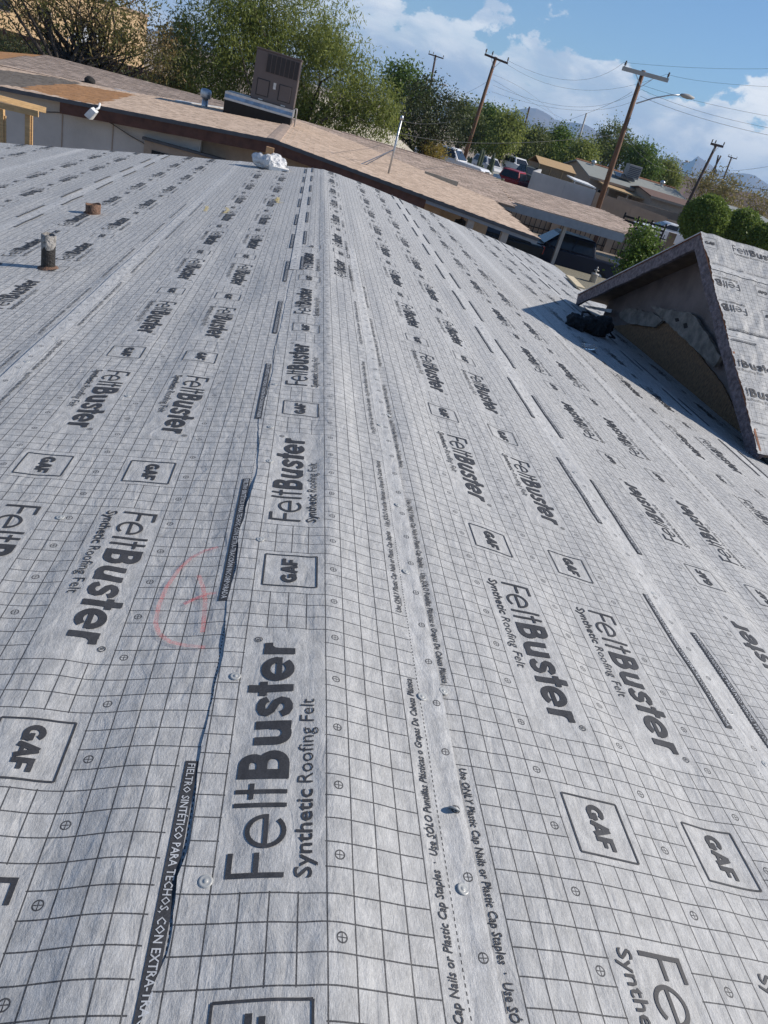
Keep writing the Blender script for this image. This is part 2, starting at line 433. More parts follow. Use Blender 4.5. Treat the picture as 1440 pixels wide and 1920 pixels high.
YS = np.unique(np.concatenate([np.arange(-2.4, 0.2, 0.13), np.arange(0.2, 3.4, 0.021), np.arange(3.4, 7.0, 0.045), np.linspace(7.0, 13.4, 70)]))
def felt_strip(parent, center, flip, yF, smin, smax, ys, mapfn, lift, label=None, ycut=None, name='felt_strip', ns=54, eps0=0.0013, epsk=0.0004, usefar=1e9):
    """one course of felt with its print. flip: lettering reads away from the camera. smin/smax in print cells (may be functions of y); ycut(d): where the course is cut off"""
    sg = -1.0 if flip else 1.0
    fr = np.linspace(0, 1, ns)
    lo = smin(ys) if callable(smin) else np.full(len(ys), float(smin)); hi = smax(ys) if callable(smax) else np.full(len(ys), float(smax))
    S = lo[:, None] + (hi - lo)[:, None] * fr[None, :]
    D = center + sg * S
    Yg = np.repeat(ys[:, None], ns, 1)
    if ycut is not None:
        yc = ycut(D); knee = 0.55 * ys[-1]
        Yg = np.where(Yg > knee, knee + (Yg - knee) * (yc - knee) / (ys[-1] - knee), Yg)
    ez = lift(D, Yg, S)
    V = mapfn(D, Yg, ez)
    U = (Yg - yF) / CELL if flip else (yF - Yg) / CELL
    nr = len(ys)
    idx = np.arange(nr * ns).reshape(nr, ns)
    q = np.stack([idx[:-1, :-1], idx[:-1, 1:], idx[1:, 1:], idx[1:, :-1]], -1).reshape(-1, 4)
    if flip: q = q[:, ::-1]
    o = mesh_np(name, V.reshape(-1, 3), q, M_FELT, parent, uv=np.stack([S, U], -1).reshape(-1, 2), smooth=True)
    if label: o['label'] = label
    # print
    y_lo, y_hi = ys[0], float(Yg.max())
    jobs = []
    u_lo, u_hi = ((y_lo - yF) / CELL, (y_hi - yF) / CELL) if flip else ((yF - y_hi) / CELL, (yF - y_lo) / CELL)
    slo, shi = float(lo.min()), float(hi.max())
    VV, FF, MI, off = [], [], [], 0
    for k in range(int(math.floor(u_lo / 24)) - 2, int(math.ceil(u_hi / 24)) + 1):
        for (tv, tf), dv, mi, ex in ((T_LOGO, 0, 0, 0), (T_LOGO, -7, 0, 0), (T_GAF, 0, 0, 0), (T_GAF, -7, 0, 0), (T_BAR, 0, 0, 0), (T_BARTXT, 0, 1, 0.0009), (T_USE, 0, 0, 0)):
            sv = tv[:, 1] + dv; uv_ = tv[:, 0] + 24 * k
            if sv.max() < slo or sv.min() > shi: continue
            yv = yF + uv_ * CELL if flip else yF - uv_ * CELL
            if yv.max() < y_lo or yv.min() > y_hi: continue
            if (tv is T_USE[0]) and yv.min() > usefar: continue
            dv_ = center + sg * sv
            ok = (yv > y_lo + 0.01) & (yv < (ycut(dv_) if ycut is not None else y_hi) - 0.015)
            l_ = np.interp(yv, ys, lo); h_ = np.interp(yv, ys, hi)
            ok &= (sv > l_ + 0.02) & (sv < h_ - 0.02)
            fk = tf[ok[tf].all(1)]
            if len(fk) == 0: continue
            e = eps0 + epsk * np.maximum(yv, 0)
            pz = mapfn(dv_, yv, lift(dv_, yv, sv) + e + ex * (1 + 0.35 * np.maximum(yv, 0)))
            VV.append(pz); FF.append(fk + off); MI.append(np.full(len(fk), mi)); off += len(pz)
    if VV:
        FF = np.concatenate(FF); VV = np.concatenate(VV)
        if flip: FF = FF[:, ::-1]
        a, b_, c_ = (VV[FF[:, i]] for i in range(3))
        nz = np.cross(b_ - a, c_ - a)[:, 2] < 0
        FF[nz] = FF[nz][:, ::-1]
        mesh_np('printed_lettering', VV, FF, [M_INK, M_INK_LIGHT], o, midx=np.concatenate(MI))
    return o

house = thing('felt_covered_house', 'low house whose whole roof is wrapped in grey printed roofing felt', 'house')
LC1, RC1 = -17.317, 14.83
EXPO = 23.15
def course_lift(side):
    # each course lies over the next one downhill: its lower edge stands a few millimetres proud
    def f(D, Y, S, c0=None): return 0.0
    return f
def mk_lift(center, side):
    def f(D, Y, S):
        k = (np.asarray(D) - center) * side / 12.0            # -1 uphill edge .. 1 downhill edge
        e = 0.0025 + 0.0028 * k
        edge = np.maximum(0, (k - 0.93) / 0.07)
        return e + edge * 0.004 * vn(np.asarray(Y) / 0.35, np.asarray(D) * 0 + center, 8) / (1 + np.maximum(Y, 0) / 5.0)
    return f
ycut_main = lambda D: yend(D * CELL * CA)
for k, (cen, flip, yF) in enumerate(((LC1, False, 0.579 + 28.45 * CELL), (LC1 - 22.95, True, 0.579 + 68.0 * CELL), (LC1 - 46.1, False, 0.579 + 130.7 * CELL),
                                     (LC1 - 69.2, True, 0.579 + 9.0 * CELL), (LC1 - 92.3, False, 0.579 + 21.0 * CELL))):
    felt_strip(house, cen, flip, yF, -11.95, 11.95, YS, main_map, mk_lift(cen, -1), ycut=ycut_main, usefar=8.0)
for k, (cen, flip, yF) in enumerate(((RC1, False, 0.661 + 25.5 * CELL), (RC1 + 23.3, True, 0.661 + 17.3 * CELL), (RC1 + 46.5, False, 0.661 + 90.4 * CELL),
                                     (RC1 + 69.6, True, 0.661 + 11.0 * CELL), (RC1 + 92.7, False, 0.661 + 3.0 * CELL))):
    smx = 11.95 if k < 4 else -5.0
    felt_strip(house, cen, flip, yF, -11.95, smx, YS, main_map, mk_lift(cen, 1), ycut=ycut_main, usefar=8.0)
# ridge pieces: half-width strips cut down the middle and laid over the ridge
A_CEN = -0.0625 / CA / CELL - 6.0
_et = np.array([-40, -20, -0.74, 1.36, 3.68, 4.68, 7.0, 9.5, 12.54, 15.59, 18.7, 22, 26.01, 28.58, 33.76, 37.18, 40, 44.15, 49, 54.51, 61, 68.39, 80, 95, 112, 130])
_es = np.array([9.9, 9.7, 9.78, 10.25, 10.11, 10.36, 10.2, 10.11, 10.24, 10.35, 10.05, 10.2, 10.04, 10.18, 10.5, 10.34, 10.1, 9.91, 10.2, 10.36, 10.15, 10.38, 10.5, 10.6, 11.2, 11.3])
def a_edge(y):
    t = (y - 0.579) / CELL
    d = np.interp(t, _et, _es) - 17.317 + 0.27 + 0.12 * (vn(t / 1.3, t * 0, 6) - 0.5) + 0.05 * (vn(t / 0.35, t * 0, 7) - 0.5)
    return d
def a_lift(D, Y, S):
    D = np.asarray(D, float); Y = np.asarray(Y, float)
    k = np.maximum(0, 1 - (D - a_edge(Y)) / 1.6)
    t = (Y - 0.579) / CELL
    bump = 0.003 + 0.020 * np.exp(-((t - 30.5) / 2.2) ** 2) + 0.013 * np.exp(-((t - 3.6) / 1.2) ** 2) + 0.010 * np.exp(-((t - 15.8) / 0.9) ** 2) + 0.007 * np.maximum(0, vn(t / 2.2, t * 0, 9) - 0.45) * 2
    e2 = np.maximum(0, 1 - np.abs(D - (A_CEN + 11.4)) / 0.5)
    sm = np.clip((D + 5.6) / 1.6, 0, 1); sm = sm * sm * (3 - 2 * sm)
    return 0.0024 + 0.0034 * sm + 0.3 * (bump - 0.003) * k ** 1.5 / (1 + np.maximum(0, Y - 3) / 4.0) + e2 * 0.003
ysA = YS[YS < 6.75]
felt_strip(house, A_CEN, True, 0.736, -11.72, lambda y: A_CEN - a_edge(y), ysA, main_map, a_lift, label='torn-edged felt strip lapped along the near half of the ridge',
           ycut=lambda D: 6.45 + 0.055 * (D + 7.0), ns=40)
B_CEN = 5.1
ysB = YS[YS > 5.6]
felt_strip(house, B_CEN, True, 0.579 + 99.35 * CELL, 0.0, 11.9, ysB, main_map, lambda D, Y, S: 0.0050 + np.asarray(D) * 0, label='felt strip lapped along the far half of the ridge', ycut=ycut_main, ns=30)
# ------------------------------------------------------------------ materials
M_DECK = plain('roof_sheathing', (0.23, 0.17, 0.11), 0.8, var=0.25, scale=9, stretch=(1, 6, 1))
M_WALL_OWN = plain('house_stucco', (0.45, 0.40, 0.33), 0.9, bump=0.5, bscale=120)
M_RAKE = plain('weathered_purple_grey_board', (0.145, 0.12, 0.132), 0.8, var=0.55, scale=22, bump=0.9, bscale=45, stretch=(1, 1, 1))
M_SOFFIT = plain('old_brown_sheathing', (0.15, 0.105, 0.075), 0.85, var=0.3, scale=9)
M_GABLE = plain('pinkish_grey_gable_stucco', (0.17, 0.14, 0.135), 0.9, var=0.25, scale=3, bump=0.5, bscale=90)  # darkened so the colour carries the deep shade of the gable recess
M_FRAG = plain('broken_stucco', (0.19, 0.17, 0.15), 0.9, var=0.45, scale=8, bump=0.7, bscale=50)  # likewise darker than bare stucco, recess shade included
M_OSB = plain('strand_board', (0.18, 0.105, 0.055), 0.85, var=0.5, scale=22, bump=0.5, bscale=35, stretch=(1, 2.2, 1))  # brown of the board, lowered for the same recess shade
M_DRIP = plain('rusty_drip_edge', (0.23, 0.085, 0.035), 0.75, var=0.4, scale=20)
M_RAWFELT = plain('plain_felt', (0.43, 0.445, 0.46), 0.65, var=0.12, scale=5, bump=0.4, bscale=30)
M_BLACKPIPE = plain('black_iron_pipe', (0.022, 0.019, 0.017), 0.55, var=0.4, scale=30, bump=0.5, bscale=80)
M_TAR = plain('weathered_white_sealant', (0.27, 0.255, 0.235), 0.85, var=0.55, scale=40, bump=0.7, bscale=60)
M_RUST = plain('rust', (0.155, 0.09, 0.06), 0.85, var=0.45, scale=35, bump=0.6, bscale=80)
M_CAP = plain('translucent_plastic_cap', (0.40, 0.405, 0.39), 0.35, var=0.08, scale=200)
M_STEEL = plain('galvanised_steel', (0.45, 0.47, 0.49), 0.42, 0.85, var=0.15, scale=8)
M_WOODNEW = plain('raw_lumber', (0.56, 0.36, 0.17), 0.75, var=0.2, scale=8, stretch=(1, 1, 6))
M_BLACKCLOTH = plain('black_cloth', (0.010, 0.010, 0.012), 0.85, var=0.4, scale=18, bump=0.6, bscale=60)
def chalk(name, c):
    m, t, b = new_mat(name)
    b.inputs['Base Color'].default_value = (*c, 1); b.inputs['Roughness'].default_value = 0.95
    n = noise(t, coords(t, 'Object'), 330.0, 4, 0.7); n2 = noise(t, coords(t, 'Object'), 22.0, 3, 0.6)
    k = (n.ramp(0.36, 0.58) * n2.ramp(0.25, 0.7, 0.35, 1.0)) * 0.66
    tr = t.nodes.new('ShaderNodeBsdfTransparent'); mx = t.nodes.new('ShaderNodeMixShader')
    t.links.new(k.k, mx.inputs[0]); t.links.new(tr.outputs[0], mx.inputs[1]); t.links.new(b.outputs[0], mx.inputs[2])
    t.links.new(mx.outputs[0], t.nodes['Material Output'].inputs[0])
    return m
M_CHALK, M_YELLOW = chalk('red_chalk', (0.72, 0.17, 0.16)), chalk('yellow_chalk', (0.75, 0.55, 0.08))
def plastic_film(name, c):
    m, t, b = new_mat(name)
    b.inputs['Base Color'].default_value = (*c, 1); b.inputs['Roughness'].default_value = 0.25
    b.inputs['Transmission Weight'].default_value = 0.25; b.inputs['IOR'].default_value = 1.2
    set_bump(t, b, noise(t, coords(t, 'Object'), 18.0, 5, 0.7), 0.9, 0.03)
    return m
M_FILM = plastic_film('crumpled_white_plastic', (0.80, 0.80, 0.80))
M_CARD = plain('brown_cardboard', (0.48, 0.27, 0.13), 0.8, var=0.1)

# ------------------------------------------------------------------ the rest of the felt-covered house
def ground_z(y): return np.interp(y, [-60, 13, 30, 60, 400, 20000], [-3.0, -3.0, -2.6, -2.6, -2.6, -2.6])
xs = np.array([-6.35, -5, -3, -1.5, -0.6, -0.2, -0.085, 0.05, 0.2, 0.36, 1, 2, 3, 4, 5.0]); ysd = np.linspace(-2.4, 1, 8)
def deck():
    top, bot = [], []
    V = []
    for x in xs:
        ye = float(yend(x)) - 0.02; z = float(prof(x)) - 0.028
        V += [(x, -2.4, z), (x, ye, z), (x, -2.4, z - 0.11), (x, ye, z - 0.11)]
    Fc = []
    for i in range(len(xs) - 1):
        a, b_ = 4 * i, 4 * i + 4
        Fc += [(a, b_, b_ + 1, a + 1), (a + 2, a + 3, b_ + 3, b_ + 2), (a + 1, b_ + 1, b_ + 3, a + 3), (a, a + 2, b_ + 2, b_)]
    Fc += [(0, 1, 3, 2)]; e = 4 * (len(xs) - 1); Fc += [(e, e + 2, e + 3, e + 1)]
    return V, Fc
V, Fc = deck(); mesh_np('roof_deck', V, Fc, M_DECK, house)
mb = MB()
wl = [(-5.8, -2.0), (4.5, -2.0), (4.5, 14.6), (-5.8, 11.4)]
gz = -3.05
for i in range(4):
    (x0, y0), (x1, y1) = wl[i], wl[(i + 1) % 4]
    n = 8
    for k in range(n):
        xa, ya, xb, yb = x0 + (x1 - x0) * k / n, y0 + (y1 - y0) * k / n, x0 + (x1 - x0) * (k + 1) / n, y0 + (y1 - y0) * (k + 1) / n
        mb.poly([(xa, ya, gz), (xb, yb, gz), (xb, yb, float(prof(xb)) - 0.13), (xa, ya, float(prof(xa)) - 0.13)])
mb.build('wall', M_WALL_OWN, house)
# button caps that hold the felt
cap_me = None
def cap_nail(p, tilt=(0, 0), s=1.0):
    global cap_me
    n = Vector((SL if p[0] > 0 else -SL, 0, 1)).normalized()
    if cap_me is None:
        m = MB(); m.lathe([(0.0127, 0.0), (0.0130, 0.0012), (0.0118, 0.0030), (0.0085, 0.0024), (0.0045, 0.0016), (0.0040, 0.0026), (0.0012, 0.0032)], 16)
        o = m.build('cap_nail', M_CAP, house, smooth=True); cap_me = o.data
    else:
        o = bpy.data.objects.new('cap_nail', cap_me); link(o, house)
    q = n.to_track_quat('Z', 'Y'); o.rotation_euler = (q.to_matrix() @ Matrix.Rotation(tilt[0], 3, 'X') @ Matrix.Rotation(tilt[1], 3, 'Y')).to_euler()
    o.location = (float(p[0]), float(p[1]), float(p[2])); o.scale = (s, s, s)
    return o
for px, py in ((385, 1655), (441, 1270), (488, 1013), (505, 866), (507, 802), (866, 1671), (790, 1310), (760, 1075), (745, 950), (712, 800), (1368, 1337), (1231, 1120),
               (113, 972), (240, 744), (33, 690), (143, 588), (187, 543), (515, 722), (1135, 975), (1060, 850), (1003, 770), (955, 695)):
    p = on_roof(px, py); cap_nail((p[0], p[1], float(roof_z(p[0], p[1])) + (0.0030 if -0.4 < p[0] < -0.27 else 0.0062 if -0.27 < p[0] < 0.23 else 0.0030)))
p = on_roof(848, 1524); nl = cap_nail((p[0], p[1], float(roof_z(p[0], p[1])) + 0.0125), (0.3, 0.9))
nl['label'] = 'loose plastic cap standing on edge out of the felt'
rnd = random.Random(5)
for cen in (LC1 - 11.4, LC1 - 34.5, RC1 + 11.4, RC1 + 34.8, 4.4):
    for k in range(13):
        y = 1.3 + 0.95 * k + rnd.uniform(-0.1, 0.1)
        x = cen * CELL * CA + rnd.uniform(-0.015, 0.015)
        if y < float(yend(x)) - 0.2 and not (x > 3 and 5 < y < 11): cap_nail((x, y, float(roof_z(x, y)) + 0.0040))
# chalk marks on the felt
def ribbon(name, pxs, w, mat, label):
    pts = [on_roof(*p) for p in pxs]; dense = []
    for a_, b_ in zip(pts[:-1], pts[1:]):
        n = max(2, int(np.linalg.norm(b_ - a_) / 0.012))
        for k in range(n): dense.append(a_ + (b_ - a_) * k / n)
    dense.append(pts[-1]); V = []
    for i, p in enumerate(dense):
        d = dense[min(i + 1, len(dense) - 1)] - dense[max(i - 1, 0)]; nn = np.array([-d[1], d[0]]); nn = nn / max(np.linalg.norm(nn), 1e-9)
        for sg_ in (-1, 1):
            q = p[:2] + nn * sg_ * w / 2; V.append((q[0], q[1], float(roof_z(q[0], q[1])) + 0.0075 + 0.0006 * max(q[1], 0)))
    Fc = [(2 * i, 2 * i + 1, 2 * i + 3, 2 * i + 2) for i in range(len(dense) - 1)]
    o = mesh_np(name, V, Fc, mat, house); o['label'] = label
ribbon('chalk_mark', [(408, 1030), (385, 1036), (358, 1050), (335, 1072), (312, 1105), (297, 1140), (291, 1172), (297, 1192), (318, 1208), (350, 1215), (384, 1218)], 0.0115, M_CHALK, 'curved red chalk stroke on the felt')
ribbon('chalk_mark', [(372, 1083), (380, 1105), (384, 1130), (382, 1160), (379, 1190)], 0.0115, M_CHALK, 'straight red chalk stroke on the felt')
ribbon('chalk_mark', [(344, 1137), (365, 1127), (388, 1118), (405, 1116)], 0.0115, M_CHALK, 'short red chalk cross stroke on the felt')
for pl in ([(384, 398), (388, 392), (387, 388)], [(420, 402), (428, 396), (424, 391)], [(516, 378), (522, 372), (520, 382), (530, 381)]):
    ribbon('chalk_mark', pl, 0.035, M_YELLOW, 'small yellow chalk mark on the felt')

# ------------------------------------------------------------------ roof clutter
p = on_roof(90, 503); pz = float(roof_z(p[0], p[1]))
t = thing('vent_pipe', 'upright black vent pipe with a chipped white top and rusty collar', 'vent pipe', (p[0], p[1], pz))
MB().lathe([(0.043, -0.03), (0.043, 0.19), (0.034, 0.19), (0.034, 0.02)], 20).build('pipe', M_BLACKPIPE, t, smooth=False)
m = MB(); n = 20; prof_ = []
st = 0
for ring, (r, z) in enumerate(((0.0445, 0.0), (0.046, 0.215), (0.037, 0.22), (0.036, 0.15))):
    for k in range(n):
        an = 2 * math.pi * k / n; zz = z
        if ring == 0: zz = 0.165 - 0.05 * rnd.random() * (1 if 8 < k < 19 else 0.4)
        else: zz += rnd.uniform(-0.004, 0.004)
        m.v.append((r * math.cos(an), r * math.sin(an), zz))
for i in range(3):
    for k in range(n): j = (k + 1) % n; m.f.append((i * n + k, i * n + j, (i + 1) * n + j, (i + 1) * n + k))
m.build('white_sealant_top', M_TAR, t, smooth=True)
MB().lathe([(0.085, -0.018), (0.08, 0.002), (0.05, 0.012), (0.043, 0.02)], 18, (0.02, -0.005, 0)).build('rusty_collar', M_RUST, t, smooth=True)
p = on_roof(174, 401); pz = float(roof_z(p[0], p[1]))
t = thing('pipe_stub', 'short open rusty metal pipe stub rising from the felt', 'pipe', (p[0], p[1], pz))
m = MB(); m.lathe([(0.068, -0.02), (0.064, 0.03), (0.067, 0.088), (0.059, 0.086), (0.056, 0.01)], 22)
m.v = [(x * (1 + 0.04 * math.sin(5 * y * 30)), y, z + (0.012 * math.sin(x * 40) if z > 0.05 else 0)) for x, y, z in m.v]
m.build('sleeve', M_RUST, t, smooth=True)
MB().lathe([(0.083, -0.016), (0.078, 0.004), (0.062, 0.008)], 20).build('rusty_flange', M_RUST, t, smooth=True)

def lump(name, specs, mat, parent, disp, sc, seed, sub=5):
    """several squashed balls joined and crumpled"""
    bm = bmesh.new()
    for (c_, r_) in specs:
        r0 = bmesh.ops.create_icosphere(bm, subdivisions=sub, radius=1.0, matrix=Matrix.Translation(c_) @ Matrix.Diagonal((*r_, 1)))
    me = bpy.data.meshes.new(name); bm.to_mesh(me); bm.free()
    co = np.array([v.co[:] for v in me.vertices]); 
    d = (vn(co[:, 0] * sc + co[:, 2] * sc * 0.7, co[:, 1] * sc - co[:, 2] * sc * 0.5, seed) - 0.5) + 0.5 * (vn(co[:, 0] * sc * 2.3 - co[:, 2] * sc, co[:, 1] * sc * 2.3 + co[:, 2] * sc * 2, seed + 1) - 0.5)
    rg = np.abs(vn(co[:, 0] * sc * 1.1 + co[:, 2] * sc * 1.3, co[:, 1] * sc * 1.2 - co[:, 2] * sc, seed + 2) - 0.5) + 0.6 * np.abs(vn(co[:, 0] * sc * 2.2 - co[:, 1] * sc, co[:, 2] * sc * 2.4 + co[:, 1] * sc, seed + 3) - 0.5)
    d = d + 0.9 * (0.35 - rg)
    nr = np.array([v.normal[:] for v in me.vertices]); co = co + nr * (d * disp)[:, None]; co[:, 2] = np.maximum(co[:, 2], -0.005)
    me.vertices.foreach_set('co', co.astype(np.float32).ravel()); me.materials.append(mat); me.update()
    for po in me.polygons: po.use_smooth = False
    return link(bpy.data.objects.new(name, me), parent)
p = on_roof(505, 317); pz = float(roof_z(p[0], p[1]))
t = thing('plastic_bag', 'crumpled white plastic bag holding scraps on the far ridge', 'bag', (p[0], p[1] + 0.05, pz))
lump('crumpled_film', [((-0.07, 0, 0.08), (0.24, 0.16, 0.11)), ((0.07, 0.02, 0.10), (0.19, 0.15, 0.14)), ((0.0, -0.03, 0.09), (0.2, 0.15, 0.12))], M_FILM, t, 0.05, 8.0, 11)
MB().box((-0.10, -0.03, 0.20), (0.02, 0.05, 0.305)).build('cardboard_flap', M_CARD, t)
MB().hexa([(0.0, -0.22, 0.01), (0.30, -0.20, 0.01), (0.29, -0.03, 0.01), (0.0, -0.03, 0.01)], [(0.0, -0.22, 0.07), (0.31, -0.2, 0.075), (0.3, -0.03, 0.08), (0.0, -0.03, 0.07)]).build('white_carton', plain('white_carton_board', (0.7, 0.68, 0.64), 0.7), t)
p = on_roof(1100, 622); pz = float(roof_z(p[0], p[1]))
t = thing('tool_bag', 'slumped black cloth bag lying in the gable shadow on the felt', 'bag', (p[0], p[1], pz), 0.5)
lump('bag_body', [((-0.2, 0.02, 0.07), (0.16, 0.13, 0.11)), ((0.02, 0, 0.06), (0.2, 0.14, 0.1)), ((0.2, 0.02, 0.075), (0.15, 0.15, 0.12))], M_BLACKCLOTH, t, 0.07, 10.0, 21)
m = MB(); m.tube([(-0.12, 0.05, 0.12), (-0.06, 0.12, 0.2), (0.06, 0.13, 0.2), (0.14, 0.06, 0.14)], 0.014, 6).build('strap', M_BLACKCLOTH, t, smooth=True)
m = MB(); m.tube([(0.24, -0.1, 0.08), (0.34, -0.12, 0.02), (0.3, -0.2, 0.015), (0.2, -0.19, 0.02)], 0.012, 6).build('strap', M_BLACKCLOTH, t, smooth=True)
mg, tg_, bg_ = new_mat('clear_bottle_plastic'); bg_.inputs['Base Color'].default_value = (0.92, 0.95, 0.97, 1); bg_.inputs['Roughness'].default_value = 0.06; bg_.inputs['Transmission Weight'].default_value = 0.85; bg_.inputs['IOR'].default_value = 1.3
p = on_roof(1103, 656); pz = float(roof_z(p[0], p[1]))
t = thing('water_bottle', 'clear plastic water bottle lying on the felt beside the shadow edge', 'bottle', (p[0], p[1], pz + 0.033), 0.4)
MB().lathe([(0.028, -0.10), (0.032, -0.09), (0.032, -0.03), (0.029, -0.02), (0.032, -0.01), (0.032, 0.05), (0.013, 0.085), (0.013, 0.10)], 14, axis='X').build('bottle_body', mg, t, smooth=True)
MB().lathe([(0.0145, 0.09), (0.0145, 0.108), (0.012, 0.11)], 12, axis='X').build('bottle_cap', M_CAP, t, smooth=True)
a_, b_ = on_roof(1066, 523), on_roof(1087, 545)
o = MB().bar((a_[0], a_[1], a_[2] + 0.05), (b_[0], b_[1], b_[2] + 0.05), 0.16, 0.03).build('wood_plank', plain('pale_scrap_plank', (0.6, 0.5, 0.33), 0.8, var=0.2, stretch=(1, 5, 1)))
tag(o, 'pale scrap plank lying at the roof edge left of the gable', 'plank')

# ------------------------------------------------------------------ gabled addition at the right
GA, GR, GL = np.array([3.9, 7.87, 0.88]), np.array([3.9, 5.31, -0.53]), np.array([3.9, 10.5, -0.47])
add = thing('gabled_addition', 'steep gable roof with wrinkled felt and dark weathered rake boards', 'roof')
GE2 = GR - GA; GLEN = np.linalg.norm(GE2); GE2 = GE2 / GLEN; GN = np.cross(GE2, [1.0, 0, 0]); GN = GN / np.linalg.norm(GN)
def gable_map(w, e, ez):
    w = np.asarray(w, float); e = np.asarray(e, float)
    rag = 0.022 * (vn(w / 3.1, w * 0, 31) - 0.5) + 0.014 * (vn(w / 0.5, w * 0, 32) - 0.5)
    e2 = e + rag * np.exp(-np.maximum(e, 0) / 0.08)
    d = w * CELL
    wr = 0.012 * (vn(e / 0.14, d / 0.36, 33) - 0.5) + 0.011 * (vn(e / 0.06 + d / 0.2, d / 0.11, 34) - 0.5) + 0.02 * np.maximum(0, vn(e / 0.5, d / 0.07, 35) - 0.6)
    P = GA[None, :] + (d.reshape(-1, 1) * GE2[None, :]) + e2.reshape(-1, 1) * np.array([[1.0, 0, 0]]) + (np.broadcast_to(ez, w.shape).reshape(-1, 1) + wr.reshape(-1, 1) + 0.018) * GN[None, :]
    return P.reshape(*w.shape, 3)
ysG = np.concatenate([np.arange(-0.03, 1.6, 0.022), np.linspace(1.62, 5.0, 40)])
for cen, flip, yF, s0, s1, lf in ((0.0, True, 6.0 * CELL, -11.9, -0.3, 0.012), (18.4, False, 6.0 * CELL, -8.0, 11.95, 0.006), (41.4, True, -4.0 * CELL, -11.95, 12.2, 0.003), (64.4, False, 4 * CELL, -11.9, -6.2, 0.0)):
    felt_strip(add, cen, flip, yF, s0, s1, ysG, gable_map, lambda D, Y, S, lf=lf: lf + np.asarray(D) * 0, eps0=0.004, epsk=0.0, ns=60)
far_dn = GL - GA
def quad_slab(pts, off): return MB().prism(pts, off)
XE = 9.0
quad_slab([GA + [0.03, 0, -0.012], GR + [0.03, 0, -0.012], (XE, GR[1], GR[2] - 0.012), (XE, GA[1], GA[2] - 0.012)], (0, 0, -0.025)).build('roof_sheathing', M_SOFFIT, add)
quad_slab([GA + [0.03, 0, -0.012], GL + [0.03, 0, -0.012], (XE, GL[1], GL[2] - 0.012), (XE, GA[1], GA[2] - 0.012)], (0, 0, -0.025)).build('roof_sheathing', M_SOFFIT, add)
MB().prism([GA + [-0.02, 0, 0.012], (XE, GA[1], GA[2] + 0.012), (XE, GL[1], GL[2] + 0.012), GL + [-0.02, 0, 0.012]], (0, 0, -0.014)).build('far_felt_sheet', M_RAWFELT, add)
for nm, B, sgn in (('left', GL, 1), ('right', GR, -1)):
    d = (B - GA) / np.linalg.norm(B - GA); perp = np.array([0, d[2] * sgn, -d[1] * sgn])
    perp = perp / np.linalg.norm(perp)
    if perp[2] > 0: perp = -perp
    w = 0.15
    q0, q1 = GA + np.array([0, 0, 0.0]), B + d * 0.03
    q2, q3 = q1 + perp * w, GA + np.array([0, 0, -w / abs(perp[2])])
    m = MB(); N = 24
    for k in range(N):
        f0, f1 = k / N, (k + 1) / N
        a1, a2 = q0 + (q1 - q0) * f0, q0 + (q1 - q0) * f1
        b1, b2 = q3 + (q2 - q3) * f0, q3 + (q2 - q3) * f1
        wob = lambda f: np.array([0, 0, 0.006 * math.sin(f * 23) + 0.004 * math.sin(f * 71)])
        m.prism([a1, a2, b2 + wob(f1), b1 + wob(f0)], (0.038, 0, 0)) if k == 0 or k == N - 1 else m.prism([a1, a2, b2 + wob(f1), b1 + wob(f0)], (0.038, 0, 0))
    bm = bmesh.new(); o = m.build('rake_board', M_RAKE, add); bm.from_mesh(o.data); bmesh.ops.remove_doubles(bm, verts=bm.verts, dist=0.0005); bm.to_mesh(o.data); bm.free()
    # thin rusty metal edge along the top of the rake
    MB().bar(tuple(GA + np.array([-0.006, 0, 0.006])), tuple(B + np.array([-0.006, 0, 0.006])), 0.018, 0.022, (1, 0, 0)).build('drip_edge', M_DRIP, add)
# rafters under the overhang, gable wall, torn stucco and strand board
WX = 4.30
def gx(pxs, X): return [at_x(960 + x / 3, 420 + y / 3, X) for x, y in pxs]
zl = lambda y: GA[2] - 0.05 - abs(y - GA[1]) * ((GA[2] - GL[2]) / (GL[1] - GA[1]) if y > GA[1] else (GA[2] - GR[2]) / (GA[1] - GR[1]))
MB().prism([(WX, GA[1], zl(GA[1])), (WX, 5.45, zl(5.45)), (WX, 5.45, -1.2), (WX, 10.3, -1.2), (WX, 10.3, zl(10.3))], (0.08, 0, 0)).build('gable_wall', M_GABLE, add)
for y0 in (10.3, 5.45):
    MB().box((WX + 0.081, y0 - 0.05, -3.1), (XE, y0 + 0.05, zl(y0) + 0.01)).build('side_wall', M_WALL_OWN, add)
MB().box((XE - 0.1, 5.4, -3.1), (XE, 10.35, -0.6)).build('end_wall', M_WALL_OWN, add)
def torn(name, pxs, X, th, mat, seed, amp=0.007):
    pts = gx(pxs, X); out = []
    r = random.Random(seed)
    for i in range(len(pts)):
        a, b = pts[i], pts[(i + 1) % len(pts)]; n = max(1, int(np.linalg.norm(b - a) / 0.06))
        for k in range(n): out.append(a + (b - a) * k / n + np.array([0, r.uniform(-amp, amp), r.uniform(-amp, amp)]))
    return MB().prism(out, (th, 0, 0)).build(name, mat, add)
torn('strand_board_panel', [(545, 575), (720, 560), (900, 560), (985, 650), (1180, 900), (1275, 1090), (1330, 1330), (1100, 1130), (780, 800), (560, 640)], WX - 0.03, 0.02, M_OSB, 3, 0.004)
torn('stucco_fragment', [(598, 500), (650, 470), (790, 500), (848, 540), (800, 580), (655, 558), (606, 530)], WX - 0.07, 0.03, M_FRAG, 4)
torn('stucco_fragment', [(780, 462), (1000, 500), (1028, 522), (1090, 610), (1172, 745), (1135, 805), (1040, 720), (960, 640), (870, 556), (845, 540)], WX - 0.10, 0.04, M_FRAG, 5)
